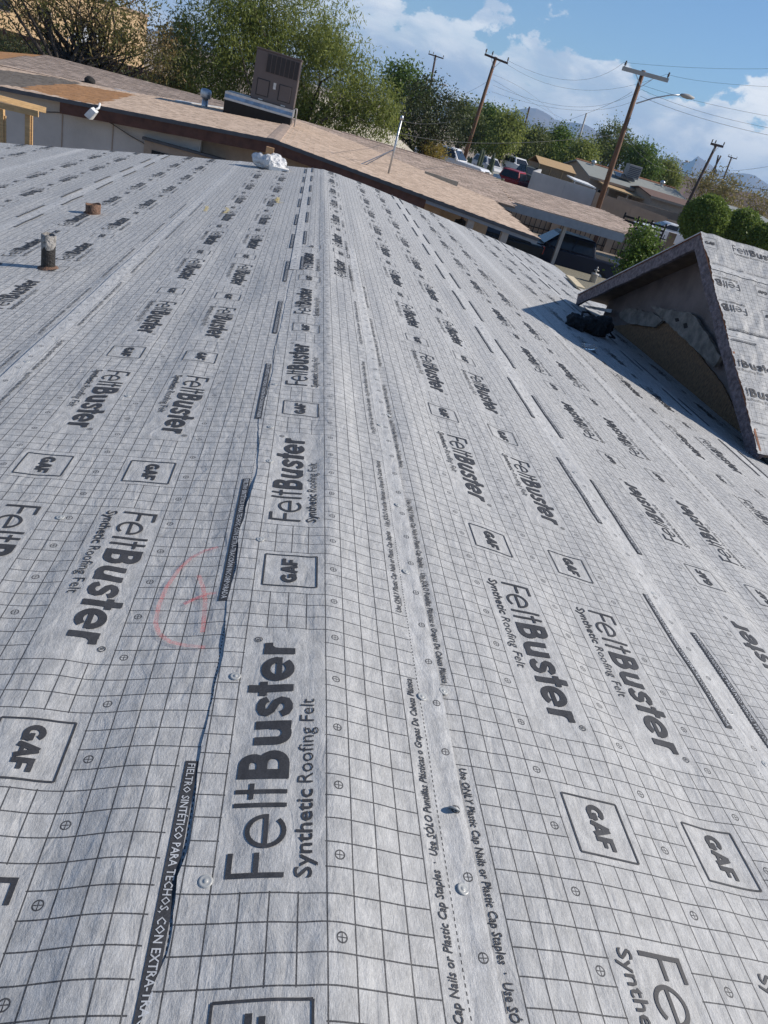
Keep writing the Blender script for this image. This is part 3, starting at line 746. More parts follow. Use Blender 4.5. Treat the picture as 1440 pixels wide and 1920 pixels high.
torn('torn_felt_flap', [(395, 455), (560, 480), (555, 500), (420, 470)], WX - 0.18, 0.01, M_RAWFELT, 6, 0.004)
M_DARK = plain('matte_black_and_hole_shade', (0.012, 0.011, 0.010), 0.9)  # black of real parts; also painted shade for the stucco holes
torn('hole_shade_patch', [(915, 530), (935, 528), (940, 545), (920, 550)], WX - 0.104, 0.004, M_DARK, 7, 0.002)  # dark plates on the stucco stand in for the shade inside holes
torn('hole_shade_patch', [(962, 562), (980, 556), (988, 580), (968, 588)], WX - 0.104, 0.004, M_DARK, 8, 0.002)
# ------------------------------------------------------------------ ground
def terrain():
    ys = np.array([-80, -20, 0, 10, 13, 18, 24, 30, 40, 60, 90, 140, 220, 400, 900, 2000, 5000, 9000.0]); xs_ = np.array([-12000, -4000, -1200, -400, -150, -60, -30, -15, -8, 0, 8, 15, 30, 60, 150, 400, 1200, 4000, 9000.0])
    V = [(x, y, float(ground_z(y))) for y in ys for x in xs_]; n = len(xs_)
    Fc = [(j * n + i, j * n + i + 1, (j + 1) * n + i + 1, (j + 1) * n + i) for j in range(len(ys) - 1) for i in range(n - 1)]
    return V, Fc
M_GROUND = plain('dry_desert_soil', (0.27, 0.215, 0.16), 0.95, var=0.3, scale=0.35, bump=0.6, bscale=6)
V, Fc = terrain(); tag(mesh_np('ground', V, Fc, M_GROUND), kind='structure')
M_GRAVEL = plain('olive_grey_gravel', (0.20, 0.185, 0.14), 0.95, var=0.35, scale=25, bump=0.8, bscale=60)
V = [(x, y, float(ground_z(y)) + 0.004) for y in (15.7, 18, 24, 30, 38) for x in (5, 12, 22)]
tag(mesh_np('driveway', V, [(3 * j + i, 3 * j + i + 1, 3 * j + i + 4, 3 * j + i + 3) for j in range(4) for i in range(2)], M_GRAVEL), kind='structure')
M_ASPHALT = plain('asphalt', (0.075, 0.072, 0.07), 0.9, var=0.2, scale=2)
gz_far = -2.6
tag(mesh_np('road', [(-400, 66, gz_far + 0.006), (400, 66, gz_far + 0.006), (400, 76, gz_far + 0.006), (-400, 76, gz_far + 0.006)], [(0, 1, 2, 3)], M_ASPHALT), kind='structure')

# ------------------------------------------------------------------ shingled neighbour house
def island_mat(name, c, var=0.35, rough=0.9, hue=None):
    m, t, b = new_mat(name)
    g = t.nodes.new('ShaderNodeNewGeometry'); r = E(t, g.outputs['Random Per Island'])
    n = noise(t, coords(t, 'Object'), 5.0, 4, 0.6); n2 = noise(t, coords(t, 'Object'), 90.0, 3, 0.6)
    k = r.ramp(0, 1, 1 - var, 1 + var) * n.ramp(0.25, 0.75, 0.85, 1.15) * n2.ramp(0.2, 0.8, 0.85, 1.15)
    base = mixc(t, r.frac(), c, hue if hue else c)
    vm = t.nodes.new('ShaderNodeVectorMath'); vm.operation = 'SCALE'; t.links.new(base, vm.inputs[0])
    t.links.new(k.k, vm.inputs['Scale']); t.links.new(vm.outputs[0], b.inputs['Base Color'])
    b.inputs['Roughness'].default_value = rough; b.inputs['Specular IOR Level'].default_value = 0.2
    return m
M_SH = island_mat('tan_shingle', (0.54, 0.405, 0.30), 0.15, hue=(0.49, 0.375, 0.285))
M_SH_R = island_mat('pinkish_brown_shingle', (0.50, 0.39, 0.31), 0.2, hue=(0.44, 0.345, 0.28))
M_SH_O = island_mat('orange_new_shingle', (0.37, 0.20, 0.095), 0.14, hue=(0.33, 0.175, 0.08))
M_SH_G = island_mat('grey_patch_shingle', (0.165, 0.14, 0.115), 0.2, hue=(0.14, 0.12, 0.10))
M_FASCIA = plain('dark_grey_metal_edge', (0.075, 0.08, 0.09), 0.6)
M_REDWOOD = plain('dark_red_brown_fascia', (0.10, 0.045, 0.032), 0.8, var=0.3, scale=5)
M_NWALL = plain('off_white_block_wall', (0.50, 0.48, 0.45), 0.9, var=0.1, scale=1.5, bump=0.3, bscale=25)
M_BEIGE = plain('beige_trim', (0.33, 0.26, 0.20), 0.85, var=0.1)
M_TANWALL = plain('tan_stucco', (0.40, 0.29, 0.20), 0.9, var=0.1)
M_BLUEGREY = plain('grey_blue_painted_beam', (0.24, 0.265, 0.30), 0.65, var=0.08)
M_GLASS = plain('dark_window_glass', (0.02, 0.022, 0.026), 0.08, var=0.1)
M_POSTP = plain('cream_painted_post', (0.36, 0.33, 0.30), 0.7, var=0.08)
M_FLASH = plain('white_roof_flashing', (0.72, 0.72, 0.70), 0.5)
def inside(pt, poly):
    x, y = pt; c_ = False; j = len(poly) - 1
    for i in range(len(poly)):
        if (poly[i][1] > y) != (poly[j][1] > y) and x < (poly[j][0] - poly[i][0]) * (y - poly[i][1]) / (poly[j][1] - poly[i][1]) + poly[i][0]: c_ = not c_
        j = i
    return c_
def shingles(name, parent, origin, along, down, poly, mats, zone=None, tab=0.30, expo=0.142, rise=0.011, th=0.007, seed=1):
    """overlapping tabs laid in courses; poly: outline in (along, down) metres; one joined part"""
    r = random.Random(seed)
    al, dn = np.asarray(along, float), np.asarray(down, float); al /= np.linalg.norm(al); dn /= np.linalg.norm(dn); nn = np.cross(dn, al)
    if nn[2] < 0: nn = -nn
    a0, a1 = min(p[0] for p in poly), max(p[0] for p in poly); d0, d1 = min(p[1] for p in poly), max(p[1] for p in poly)
    V, Fc, MI = [], [], []
    o = np.asarray(origin, float); row = 0; d = d0
    while d < d1:
        a = a0 - (row % 2) * tab * 0.5
        while a < a1:
            w = tab - 0.009; ca, cd = a + w / 2, d + expo / 2
            if inside((ca, cd), poly):
                z0, z1 = 0.002 + r.uniform(0, 0.002), rise + r.uniform(-0.002, 0.005); e = expo + r.uniform(-0.006, 0.010)
                q = [o + al * a + dn * d + nn * z0, o + al * (a + w) + dn * d + nn * z0, o + al * (a + w) + dn * (d + e) + nn * z1, o + al * a + dn * (d + e) + nn * z1]
                q += [q[3] - nn * (th + 0.004), q[2] - nn * (th + 0.004)]
                b_ = len(V); V += q; mi = zone((ca, cd)) if zone else 0
                Fc += [(b_, b_ + 1, b_ + 2, b_ + 3), (b_ + 3, b_ + 2, b_ + 5, b_ + 4)]; MI += [mi, mi]
            a += tab
        d += expo; row += 1
    ob = mesh_np(name, np.array(V), np.array(Fc), mats, parent, midx=MI)
    ob['kind'] = 'stuff'
    return ob
NY = 19.0
N_AP = at(513, 262, NY); N_RC = at(1010, 447, NY); N_LC = at(-120, 140, NY)
NSL = (N_AP[2] - at(0, 163, NY)[2]) / (N_AP[0] - at(0, 163, NY)[0]); NSR = (N_AP[2] - N_RC[2]) / (N_RC[0] - N_AP[0])
nb = thing('shingled_house', 'tan shingled house with low front gable and dark fascia beyond the felt roof', 'house')
NR_Y = 31.6                                     # front ridge runs back to here
XL = -14.5; XR = float(N_RC[0]); XRB = XR + 0.75
zL = lambda x: N_AP[2] + (x - N_AP[0]) * NSL
zR = lambda x: N_AP[2] - (x - N_AP[0]) * NSR
TH = 0.06
def deckpoly(name, pts, mat, th=0.06):
    return MB().prism([np.array(p) - [0, 0, 0.004] for p in pts], (0, 0, -th)).build(name, mat, nb)
M_UNDER = plain('roof_underlay', (0.20, 0.15, 0.115), 0.9)
# left front slope; courses run away from us
deckpoly('roof_slope', [(N_AP[0], NY, N_AP[2]), (XL, NY, zL(XL)), (XL, 28.5, zL(XL)), (-6.6, 27.2, zL(-6.6)), (N_AP[0], NR_Y, N_AP[2])], M_UNDER)
deckpoly('roof_slope', [(N_AP[0], NY, N_AP[2]), (N_AP[0], NR_Y, N_AP[2]), (XRB, NR_Y, zR(XRB)), (XRB, 27.6, zR(XRB)), (XR, NY, zR(XR))], M_UNDER)
def left_px(px, py):
    v = ray(px, py); n = np.array([-NSL, 0, 1.0]); k = (n @ (N_AP - CAM)) / (n @ v); q = CAM + v * k; return (q[1] - NY, (N_AP[0] - q[0]) * math.sqrt(1 + NSL ** 2))
z_or = [left_px(*p) for p in ((42, 165), (75, 160), (140, 158), (160, 162), (255, 178), (182, 196), (155, 192))]
z_gr = [left_px(*p) for p in ((-300, 120), (0, 131), (100, 145), (155, 157), (140, 159), (75, 160), (42, 165), (0, 159), (-300, 150))]
def lz(p): return 1 if inside(p, z_or) else (2 if inside(p, z_gr) else 0)
cl = math.sqrt(1 + NSL ** 2)
shingles('shingle_courses', nb, (N_AP[0], NY, N_AP[2]), (0, 1, 0), (-1, 0, -NSL), [(0.0, 0.12), (0.0, (N_AP[0] - XL) * cl), (9.5, (N_AP[0] - XL) * cl), (8.2, (N_AP[0] + 6.6) * cl), (NR_Y - NY, 0.12)], [M_SH, M_SH_O, M_SH_G], lz, rise=0.005, th=0.003, seed=2)
shingles('shingle_courses', nb, (N_AP[0], NY, N_AP[2]), (0, 1, 0), (1, 0, -NSR), [(0.0, 0.12), (0.0, (XR - N_AP[0]) * cl), (8.6, (XRB - N_AP[0]) * cl), (NR_Y - NY, (XRB - N_AP[0]) * cl), (NR_Y - NY, 0.12)], [M_SH], None, rise=0.008, th=0.005, seed=3)
# ridge cap shingles
for k in range(36):
    y0 = NY + 0.02 + k * 0.3
    MB().hexa([(N_AP[0] - 0.15, y0, N_AP[2] + 0.0), (N_AP[0], y0, N_AP[2] + 0.014), (N_AP[0], y0 + 0.33, N_AP[2] + 0.006), (N_AP[0] - 0.15, y0 + 0.33, N_AP[2] - 0.008)],
              [(N_AP[0] - 0.15, y0, N_AP[2] + 0.012), (N_AP[0], y0, N_AP[2] + 0.026), (N_AP[0], y0 + 0.33, N_AP[2] + 0.018), (N_AP[0] - 0.15, y0 + 0.33, N_AP[2] + 0.004)]).hexa(
              [(N_AP[0], y0, N_AP[2] + 0.014), (N_AP[0] + 0.15, y0, N_AP[2]), (N_AP[0] + 0.15, y0 + 0.33, N_AP[2] - 0.008), (N_AP[0], y0 + 0.33, N_AP[2] + 0.006)],
              [(N_AP[0], y0, N_AP[2] + 0.026), (N_AP[0] + 0.15, y0, N_AP[2] + 0.012), (N_AP[0] + 0.15, y0 + 0.33, N_AP[2] + 0.004), (N_AP[0], y0 + 0.33, N_AP[2] + 0.018)]).build('ridge_shingle', M_SH_R, nb)
# rear left wing rising behind the valley
RLr = [at(88, 103, 35.0), at(230, 140, 34.5), at(427, 192, 34.0)]
val = [(-16, 28.3, zL(-16)), (-10.5, 28.0, zL(-10.5)), (-6.6, 26.9, zL(-6.6)), (-3.45, 29.0, zL(-3.45)), (N_AP[0], 31.5, N_AP[2])]
hipL = at(-40, 112, 31.0)
pl0, pl1, pl2 = np.array(val[1]), np.array(val[3]), RLr[1]
nrm = np.cross(pl1 - pl0, pl2 - pl0); nrm /= np.linalg.norm(nrm); nrm = nrm if nrm[2] > 0 else -nrm
def on_plane(px, py, p0=pl0, n=nrm):
    v = ray(px, py); return CAM + v * ((n @ (p0 - CAM)) / (n @ v))
ridge_pts = [on_plane(88, 103), on_plane(430, 193), on_plane(500, 211)]
al = ridge_pts[1] - ridge_pts[0]; al /= np.linalg.norm(al); dn = np.cross(nrm, al); dn = dn if dn[2] < 0 else -dn
def loc2(q): q = np.asarray(q) - ridge_pts[0]; return (float(q @ al), float(q @ dn))
outl = [on_plane(*p) for p in ((88, 103), (430, 193), (520, 216), (480, 222), (420, 206), (330, 190), (217, 172), (100, 150), (0, 128), (-60, 118))]
MB().prism([q - nrm * 0.006 for q in outl], tuple(-nrm * 0.05)).build('roof_slope', M_UNDER, nb)
shingles('shingle_courses', nb, ridge_pts[0], al, dn, [loc2(q) for q in outl], [M_SH_R], None, tab=0.32, expo=0.2, rise=0.012, th=0.008, seed=4)
outl2 = [on_plane(*p) for p in ((88, 103), (0, 128), (-80, 112), (-80, 90), (20, 97))]
MB().prism([q - nrm * 0.02 for q in outl2], tuple(-nrm * 0.05)).build('hip_slope', M_SH_O, nb)
fl = [on_plane(*p) for p in ((216, 169), (262, 179))]
MB().bar(tuple(fl[0] + nrm * 0.03), tuple(fl[1] + nrm * 0.03), 0.16, 0.03).build('white_flashing', M_FLASH, nb)
fl = [on_plane(*p) for p in ((330, 192), (425, 207))]
MB().bar(tuple(fl[0] + nrm * 0.05), tuple(fl[1] + nrm * 0.05), 0.22, 0.04).build('white_flashing', M_FLASH, nb)
fl = [on_plane(*p) for p in ((0, 124), (216, 171))]
MB().bar(tuple(fl[0] + nrm * 0.03), tuple(fl[1] + nrm * 0.03), 0.42, 0.03).build('valley_strip', M_SH, nb)
# rear right wing and its ridge
BY0, BY1 = 28.0, 33.0
bz1 = float(at(777, 287, BY1)[2]); bz0 = bz1 - 0.58
bx1 = float(at(923, 333, BY1)[0])
deckpoly('roof_slope', [(N_AP[0] - 1.0, BY0, bz0), (bx1, BY0, bz0), (bx1, BY1, bz1), (N_AP[0] - 1.0, BY1, bz1)], M_UNDER)
deckpoly('roof_slope', [(N_AP[0] - 1.0, BY1, bz1), (bx1, BY1, bz1), (bx1, BY1 + 5, bz0), (N_AP[0] - 1.0, BY1 + 5, bz0)], M_UNDER)
shingles('shingle_courses', nb, (N_AP[0] - 1.0, BY1, bz1), (1, 0, 0), (0, -(BY1 - BY0), bz0 - bz1), [(0, 0), (bx1 - N_AP[0] + 1.0, 0), (bx1 - N_AP[0] + 1.0, 5.0), (0, 5.0)], [M_SH_R], None, tab=0.33, expo=0.2, rise=0.012, th=0.009, seed=5)
for k in range(22):
    x0 = bx1 - 0.02 - k * 0.3
    MB().box((x0 - 0.26, BY1 - 0.13, bz1 - 0.005), (x0, BY1 + 0.13, bz1 + 0.03)).build('ridge_shingle', M_SH_R, nb)
w0, w1 = at(797, 322, 26.6), at(858, 347, 26.6)
MB().prism([w0 + [0, 0, 0.02], w1 + [0, 0, 0.10], w1 + [0, 0, -0.05], w0 + [0, 0, -0.05]], (0, 0.06, 0)).build('gable_vent_wall', plain('pale_green_siding', (0.30, 0.29, 0.24), 0.8), nb)
# rakes: metal edge, red-brown fascia, then wall set back
def rake(xa, xb, zf, z_top, z_bot, y0, y1, name, mat):
    MB().hexa([(xa, y0, zf(xa) + z_bot), (xb, y0, zf(xb) + z_bot), (xb, y1, zf(xb) + z_bot), (xa, y1, zf(xa) + z_bot)],
              [(xa, y0, zf(xa) + z_top), (xb, y0, zf(xb) + z_top), (xb, y1, zf(xb) + z_top), (xa, y1, zf(xa) + z_top)]).build(name, mat, nb)
rake(XL, N_AP[0], zL, 0.012, -0.07, NY - 0.03, NY - 0.002, 'metal_edge', M_FASCIA)
rake(N_AP[0], XR, zR, 0.012, -0.07, NY - 0.03, NY - 0.002, 'metal_edge', M_FASCIA)
rake(-6.0, N_AP[0], zL, -0.072, -0.30, NY + 0.0, NY + 0.05, 'fascia_board', M_REDWOOD)
xm = float(at(800, 372, NY)[0])
rake(N_AP[0], xm, zR, -0.072, -0.28, NY + 0.0, NY + 0.05, 'fascia_board', M_REDWOOD)
rake(xm, XR, zR, -0.072, -0.15, NY + 0.0, NY + 0.05, 'porch_beam', M_BLUEGREY)
MB().hexa([(XR - 0.04, NY + 0.05, zR(XR) - 0.15), (XR, NY + 0.05, zR(XR) - 0.15), (XRB, 27.6, zR(XRB) - 0.15), (XRB - 0.04, 27.6, zR(XRB) - 0.15)],
          [(XR - 0.04, NY + 0.05, zR(XR) - 0.07), (XR, NY + 0.05, zR(XR) - 0.07), (XRB, 27.6, zR(XRB) - 0.07), (XRB - 0.04, 27.6, zR(XRB) - 0.07)]).build('porch_beam', M_BLUEGREY, nb)
gzn = -2.95
xw = float(at(600, 300, NY + 0.5)[0])
def wallpoly(name, xa, xb, y, mat, zf):
    MB().hexa([(xa, y, gzn), (xb, y, gzn), (xb, y + 0.15, gzn), (xa, y + 0.15, gzn)], [(xa, y, zf(xa) - 0.07), (xb, y, zf(xb) - 0.07), (xb, y + 0.15, zf(xb) - 0.07), (xa, y + 0.15, zf(xa) - 0.07)]).build(name, mat, nb)
wallpoly('wall', XL + 0.3, -2.9, NY + 0.35, M_NWALL, zL)
wallpoly('beige_wall', -2.9, N_AP[0], NY + 0.5, M_BEIGE, zL)
xp = float(at(745, 390, NY + 0.5)[0])
wallpoly('beige_wall', N_AP[0], xp, NY + 0.5, M_BEIGE, zR)
xq = float(at(822, 410, NY + 0.5)[0])
wallpoly('tan_wall', xp, xq, NY + 0.5, M_TANWALL, zR)
# soffit board, window and trim on the shaded gable wall
a_, b_ = at(190, 212, NY + 0.3), at(480, 268, NY + 0.3)
MB().bar(tuple(a_), tuple(b_), 0.08, 0.16).build('trim_board', M_BEIGE, nb)
wa, wb = at(272, 262, NY + 0.3), at(420, 292, NY + 0.3)
wt_ = thing  # keep the builder name short below
win = MB().box((wa[0], NY + 0.25, wa[2] - 0.9), (wb[0], NY + 0.34, wa[2])).build('window', M_BEIGE, nb)
MB().box((wa[0] + 0.18, NY + 0.235, wa[2] - 0.85), (wb[0] - 0.1, NY + 0.249, wa[2] - 0.17)).build('pane', M_GLASS, win)
MB().box((wa[0] - 0.05, NY + 0.2, wa[2] + 0.002), (wb[0] + 0.05, NY + 0.34, wa[2] + 0.06)).build('lintel', M_FASCIA, win)
for px0 in (116, 212):
    q = at(px0, 230, NY + 0.34)
    MB().box((q[0], NY + 0.335, gzn), (q[0] + 0.02, NY + 0.349, zL(q[0]) - 0.2)).build('wall_joint', M_BEIGE, nb)
# cable on the wall
m = MB(); m.tube([at(*p, NY + 0.3) for p in ((60, 207), (90, 210), (150, 212), (178, 214), (210, 232), (245, 255), (283, 276))], 0.012, 5).build('cable', M_FASCIA, nb)
# porch posts, right part of the front gable
for (px, pt, pb) in ((881, 402, 440), (943, 430, 468)):
    q = at(px, (pt + pb) / 2, NY + 0.12)
    MB().box((q[0] - 0.09, NY + 0.055, gzn), (q[0] + 0.09, NY + 0.22, zR(q[0]) - 0.075)).build('porch_post', M_POSTP, nb)
MB().box((xq + 0.02, 27.0, -2.8), (XR + 0.6, 27.15, -1.0)).build('rear_porch_wall', M_TANWALL, nb)

# carport
cp = thing('carport', 'long shingled carport on slim posts right of the tan house', 'carport')
c0, c1, c2 = at(927, 373, 29.0), at(1120, 420, 29.0), at(1178, 441, 28.6)
t0, t1, t2 = at(925, 345, 33.0), at(1107, 387, 33.0), at(1194, 427, 31.0)
ez = (c0[2] + c1[2] + c2[2]) / 3
cpts = [(c0[0], 29.0, ez), (c2[0], 29.0, ez), (t2[0] + 0.1, 31.5, (ez + t1[2]) / 2), (t1[0] + 0.6, 33.0, t1[2]), (t0[0], 33.0, t1[2])]
MB().prism([np.array(p) for p in cpts], (0, 0, -0.07)).build('roof_deck', M_UNDER, cp)
alc, dnc = np.array([1.0, 0, 0]), np.array([0, -4.0, ez - t1[2]]); dl = np.linalg.norm(dnc)
oc = np.array([c0[0], 33.0, t1[2]])
shingles('shingle_courses', cp, oc, alc, dnc, [(float((np.array(p) - oc) @ alc), float((np.array(p) - oc) @ dnc / dl)) for p in cpts], [M_SH_R], None, tab=0.33, expo=0.2, rise=0.012, th=0.008, seed=6)
MB().box((c0[0] - 0.1, 28.95, ez - 0.33), (c2[0] + 0.05, 29.03, ez - 0.02)).build('front_beam', M_BLUEGREY, cp)
MB().box((c2[0], 29.031, ez - 0.30), (c2[0] + 0.07, 31.6, ez - 0.05)).build('side_beam', M_BLUEGREY, cp)
for px, py in ((1049, 455), (948, 408), (1120, 440)):
    q = at(px, py, 29.2 if px == 1049 else 32.6)
    dark = px != 1049
    MB().box((q[0] - 0.07, q[1] - 0.07, -2.9), (q[0] + 0.07, q[1] + 0.07, ez - 0.08 if dark else ez - 0.05)).build('post', M_POSTP if not dark else M_REDWOOD, cp)

# ------------------------------------------------------------------ things on the neighbour's roof
M_ACTAUPE = plain('taupe_painted_sheet_metal', (0.105, 0.082, 0.075), 0.5, var=0.08, scale=3)
M_ACTAUPE_B = plain('taupe_sheet_metal_copy', (0.105, 0.082, 0.075), 0.5, var=0.08, scale=3)  # same taupe as the cabinet metal, assigned to no part
M_GRILL = plain('dark_coil_grille', (0.022, 0.018, 0.018), 0.6)
M_LBL = plain('pale_label', (0.55, 0.55, 0.52), 0.5)
M_BLUEGLINT = plain('blue_highlight_on_metal', (0.16, 0.26, 0.40), 0.35, 0.3, var=0.5, scale=2.5)  # colour of a bluish reflection on bare metal, painted in; no film here
ACY = 26.6
b0, b1, tt0, tt1 = at(470, 183, ACY), at(551, 207, ACY), at(481, 92, ACY), at(565, 112, ACY)
acx0, acx1, acz0, acz1 = (b0[0] + tt0[0]) / 2, (b1[0] + tt1[0]) / 2, (b0[2] + b1[2]) / 2, (tt0[2] + tt1[2]) / 2
ac = thing('rooftop_air_conditioner', 'tall taupe packaged air conditioner on a metal curb on the shingled roof', 'air conditioner', (acx0, ACY, acz0))
W, H = acx1 - acx0, acz1 - acz0
MB().box((0, 0, 0), (W, 1.15, H)).build('cabinet', M_ACTAUPE, ac, bevel=0.02)
MB().box((-0.02, -0.02, H), (W + 0.02, 1.17, H + 0.04)).build('top_cover', M_ACTAUPE, ac, bevel=0.01)
for k in range(7):
    x0 = W * (0.26 + 0.103 * k)
    g_ = MB().box((x0, -0.012, H * 0.60), (x0 + W * 0.086, -0.001, H * 0.955)).build('coil_grille', M_GRILL, ac)
for k in range(8):
    MB().box((W * 0.255 + W * 0.103 * k - 0.012, -0.03, H * 0.59), (W * 0.255 + W * 0.103 * k + 0.004, -0.002, H * 0.965)).build('grille_bar', M_ACTAUPE, ac)
for x0, x1 in ((0.10, 0.39), (0.60, 0.90)):
    fr = MB().box((W * x0, -0.016, H * 0.10), (W * x1, -0.001, H * 0.44)).build('access_panel', M_GRILL, ac, bevel=0.03)
    MB().box((W * x0 + 0.03, -0.03, H * 0.115), (W * x1 - 0.03, -0.017, H * 0.425)).build('panel_face', M_ACTAUPE, fr, bevel=0.03)
MB().box((W * 0.47, -0.012, H * 0.30), (W * 0.53, -0.002, H * 0.43)).build('rating_label', M_LBL, ac)
MB().box((W * 0.18, -0.012, 0.02), (W * 0.28, -0.002, 0.05)).build('fork_slot', M_LBL, ac)
MB().box((W * 0.70, -0.012, 0.02), (W * 0.80, -0.002, 0.05)).build('fork_slot', M_LBL, ac)
MB().box((-0.01, 0.2, H * 0.62), (W + 0.008, 1.0, H * 0.93)).build('side_coil', M_GRILL, ac)
cz0 = zR(acx1)
MB().box((-0.75, -0.35, -0.23), (W + 0.02, 1.35, -0.002)).build('transition_top', M_STEEL, ac)
MB().prism([(-0.74, -0.362, -0.17), (W, -0.362, -0.17), (W, -0.352, -0.07), (-0.74, -0.352, -0.07)], (0, 0.008, 0)).build('highlight_strip', M_BLUEGLINT, ac)  # painted highlight along the metal curb
MB().box((-0.74, -0.345, -0.95), (W - 0.02, 1.3, -0.231)).build('curb', M_DARK, ac)
m = MB(); m.tube([(W + 0.01, 0.1, 0.05), (W + 0.11, 0.02, 0.05), (W + 0.12, 0.0, -0.1), (W + 0.11, -0.02, -0.75)], 0.022, 8).build('conduit', M_POSTP, ac, smooth=True)
# roof vent with hood
q = on_plane(383, 203)
t = thing('roof_vent', 'galvanised hooded roof vent left of the air conditioner', 'vent', q)
MB().lathe([(0.10, -0.3), (0.10, 0.32)], 14).build('flue', M_STEEL, t, smooth=True)
MB().lathe([(0.17, 0.30), (0.18, 0.32), (0.18, 0.50), (0.15, 0.56), (0.05, 0.58)], 14).build('hood', M_STEEL, t, smooth=True)
MB().lathe([(0.16, -0.28), (0.11, -0.05)], 12).build('boot', M_FASCIA, t)
q = on_plane(168, 156)
t = thing('roof_turtle_vent', 'small black roof vent on the pinkish shingles', 'vent', q)
lump('hood', [((0, 0, 0.05), (0.16, 0.16, 0.14))], M_DARK, t, 0.04, 6, 41, 3)
MB().box((-0.2, -0.2, -0.05), (0.2, 0.2, 0.012)).build('flange', M_DARK, t)
# service mast with braces
def on_right(px, py):
    v = ray(px, py); n = np.array([NSR, 0, 1.0]); return CAM + v * ((n @ (N_AP - CAM)) / (n @ v))
q = on_right(728, 326); top = at(753, 223, q[1])
t = thing('service_mast', 'thin galvanised service mast with two braces on the shingled roof', 'mast', q)
MB().tube([(0, 0, -0.1), (top[0] - q[0], 0, top[2] - q[2])], 0.028, 8).build('pole', M_STEEL, t, smooth=True)
MB().lathe([(0.045, 0), (0.05, 0.05), (0.03, 0.1), (0.01, 0.11)], 10, (top[0] - q[0], 0, top[2] - q[2] - 0.02)).build('weatherhead', M_STEEL, t, smooth=True)
mid = (np.array(top) - q) * 0.45
for px, py in ((677, 308), (686, 309)):
    b_ = on_right(px, py) - q
    MB().tube([tuple(mid), tuple(b_)], 0.014, 6).build('brace', M_STEEL, t)
MAST_TOP = top
# floodlight under the eave
q = at(172, 211, NY - 0.3)
t = thing('flood_light', 'white flood light fixed under the shaded eave', 'light', q)
MB().hexa([(-0.14, -0.1, -0.08), (-0.02, -0.1, -0.15), (0.02, 0.05, -0.15), (-0.1, 0.05, -0.08)], [(0.0, -0.1, 0.10), (0.12, -0.1, 0.03), (0.14, 0.05, 0.05), (0.02, 0.05, 0.12)]).build('lamp_head', M_FLASH, t, bevel=0.01)
MB().tube([(0.06, 0.0, 0.06), (0.12, 0.1, 0.12), (0.1, 0.25, 0.2)], 0.025, 8).build('arm', M_FLASH, t, smooth=True)
# raw timber frame at the far left
q = at(20, 230, 15.2)
t = thing('timber_frame', 'raw lumber frame standing beyond the roof edge at far left', 'frame', (q[0], 15.2, -3.0))
for px in (3, 53):
    p0 = at(px, 235, 15.2); dx = p0[0] - q[0]; zt = at(px + 4, 205, 15.2)[2] + 3.0
    MB().box((dx - 0.045, -0.045, 0), (dx + 0.045, 0.045, zt)).build('post', M_WOODNEW, t)
    MB().box((dx + 0.047, -0.02, 0), (dx + 0.075, 0.02, zt - 0.1)).build('stud', M_WOODNEW, t)
e0, e1 = at(-70, 205, 15.15), at(73, 199, 15.15)
zt = at(20, 203, 15.15)[2] + 3.0
MB().bar((e0[0] - q[0], -0.07, zt - 0.02), (e1[0] - q[0], -0.07, zt + 0.03), 0.04, 0.10).build('beam', M_WOODNEW, t)
MB().bar((-1.0, 0.0, zt + 0.1), (0.25, 1.1, zt + 0.0), 0.05, 0.1).build('rafter', M_WOODNEW, t)
# ------------------------------------------------------------------ vegetation
def foliage(name, c1, c2, c3, trans=0.38):
    m, t, b = new_mat(name)
    g = t.nodes.new('ShaderNodeNewGeometry'); r = E(t, g.outputs['Random Per Island'])
    n = noise(t, coords(t, 'Object'), 0.9, 3, 0.6)
    cc = mixc(t, n.ramp(0.35, 0.68), mixc(t, r.ramp(0.2, 0.9), c1, c2), c3)
    t.links.new(cc, b.inputs['Base Color']); b.inputs['Roughness'].default_value = 0.55; b.inputs['Specular IOR Level'].default_value = 0.3
    tr = t.nodes.new('ShaderNodeBsdfTranslucent'); t.links.new(cc, tr.inputs[0]); mx = t.nodes.new('ShaderNodeMixShader'); mx.inputs[0].default_value = trans
    t.links.new(b.outputs[0], mx.inputs[1]); t.links.new(tr.outputs[0], mx.inputs[2]); t.links.new(mx.outputs[0], t.nodes['Material Output'].inputs[0])
    return m
FOL = {
    'mesquite': foliage('mesquite_leaf', (0.13, 0.17, 0.04), (0.32, 0.35, 0.085), (0.22, 0.25, 0.065), 0.45),
    'sparse': foliage('sparse_olive_leaf', (0.115, 0.140, 0.040), (0.24, 0.23, 0.075), (0.22, 0.145, 0.065), 0.42),
    'dark': foliage('dark_oak_leaf', (0.040, 0.052, 0.022), (0.080, 0.095, 0.034), (0.055, 0.068, 0.026), 0.2),
    'citrus': foliage('citrus_leaf', (0.080, 0.135, 0.026), (0.17, 0.245, 0.046), (0.11, 0.165, 0.036)),
    'mid': foliage('mid_green_leaf', (0.095, 0.130, 0.040), (0.19, 0.215, 0.066), (0.14, 0.165, 0.055)),
    'olive': foliage('olive_yellow_leaf', (0.19, 0.175, 0.066), (0.31, 0.25, 0.092), (0.23, 0.20, 0.083)),
    'topiary': foliage('clipped_green_leaf', (0.11, 0.17, 0.036), (0.24, 0.30, 0.06), (0.16, 0.22, 0.046)),
    'yellow': foliage('yellowing_leaf', (0.29, 0.245, 0.055), (0.45, 0.31, 0.09), (0.34, 0.28, 0.075)),
}
M_BARK = plain('grey_brown_bark', (0.085, 0.065, 0.05), 0.9, var=0.35, scale=6, bump=0.6, bscale=25)
M_BARK_D = plain('dark_bark', (0.04, 0.032, 0.026), 0.9, var=0.35, scale=6)
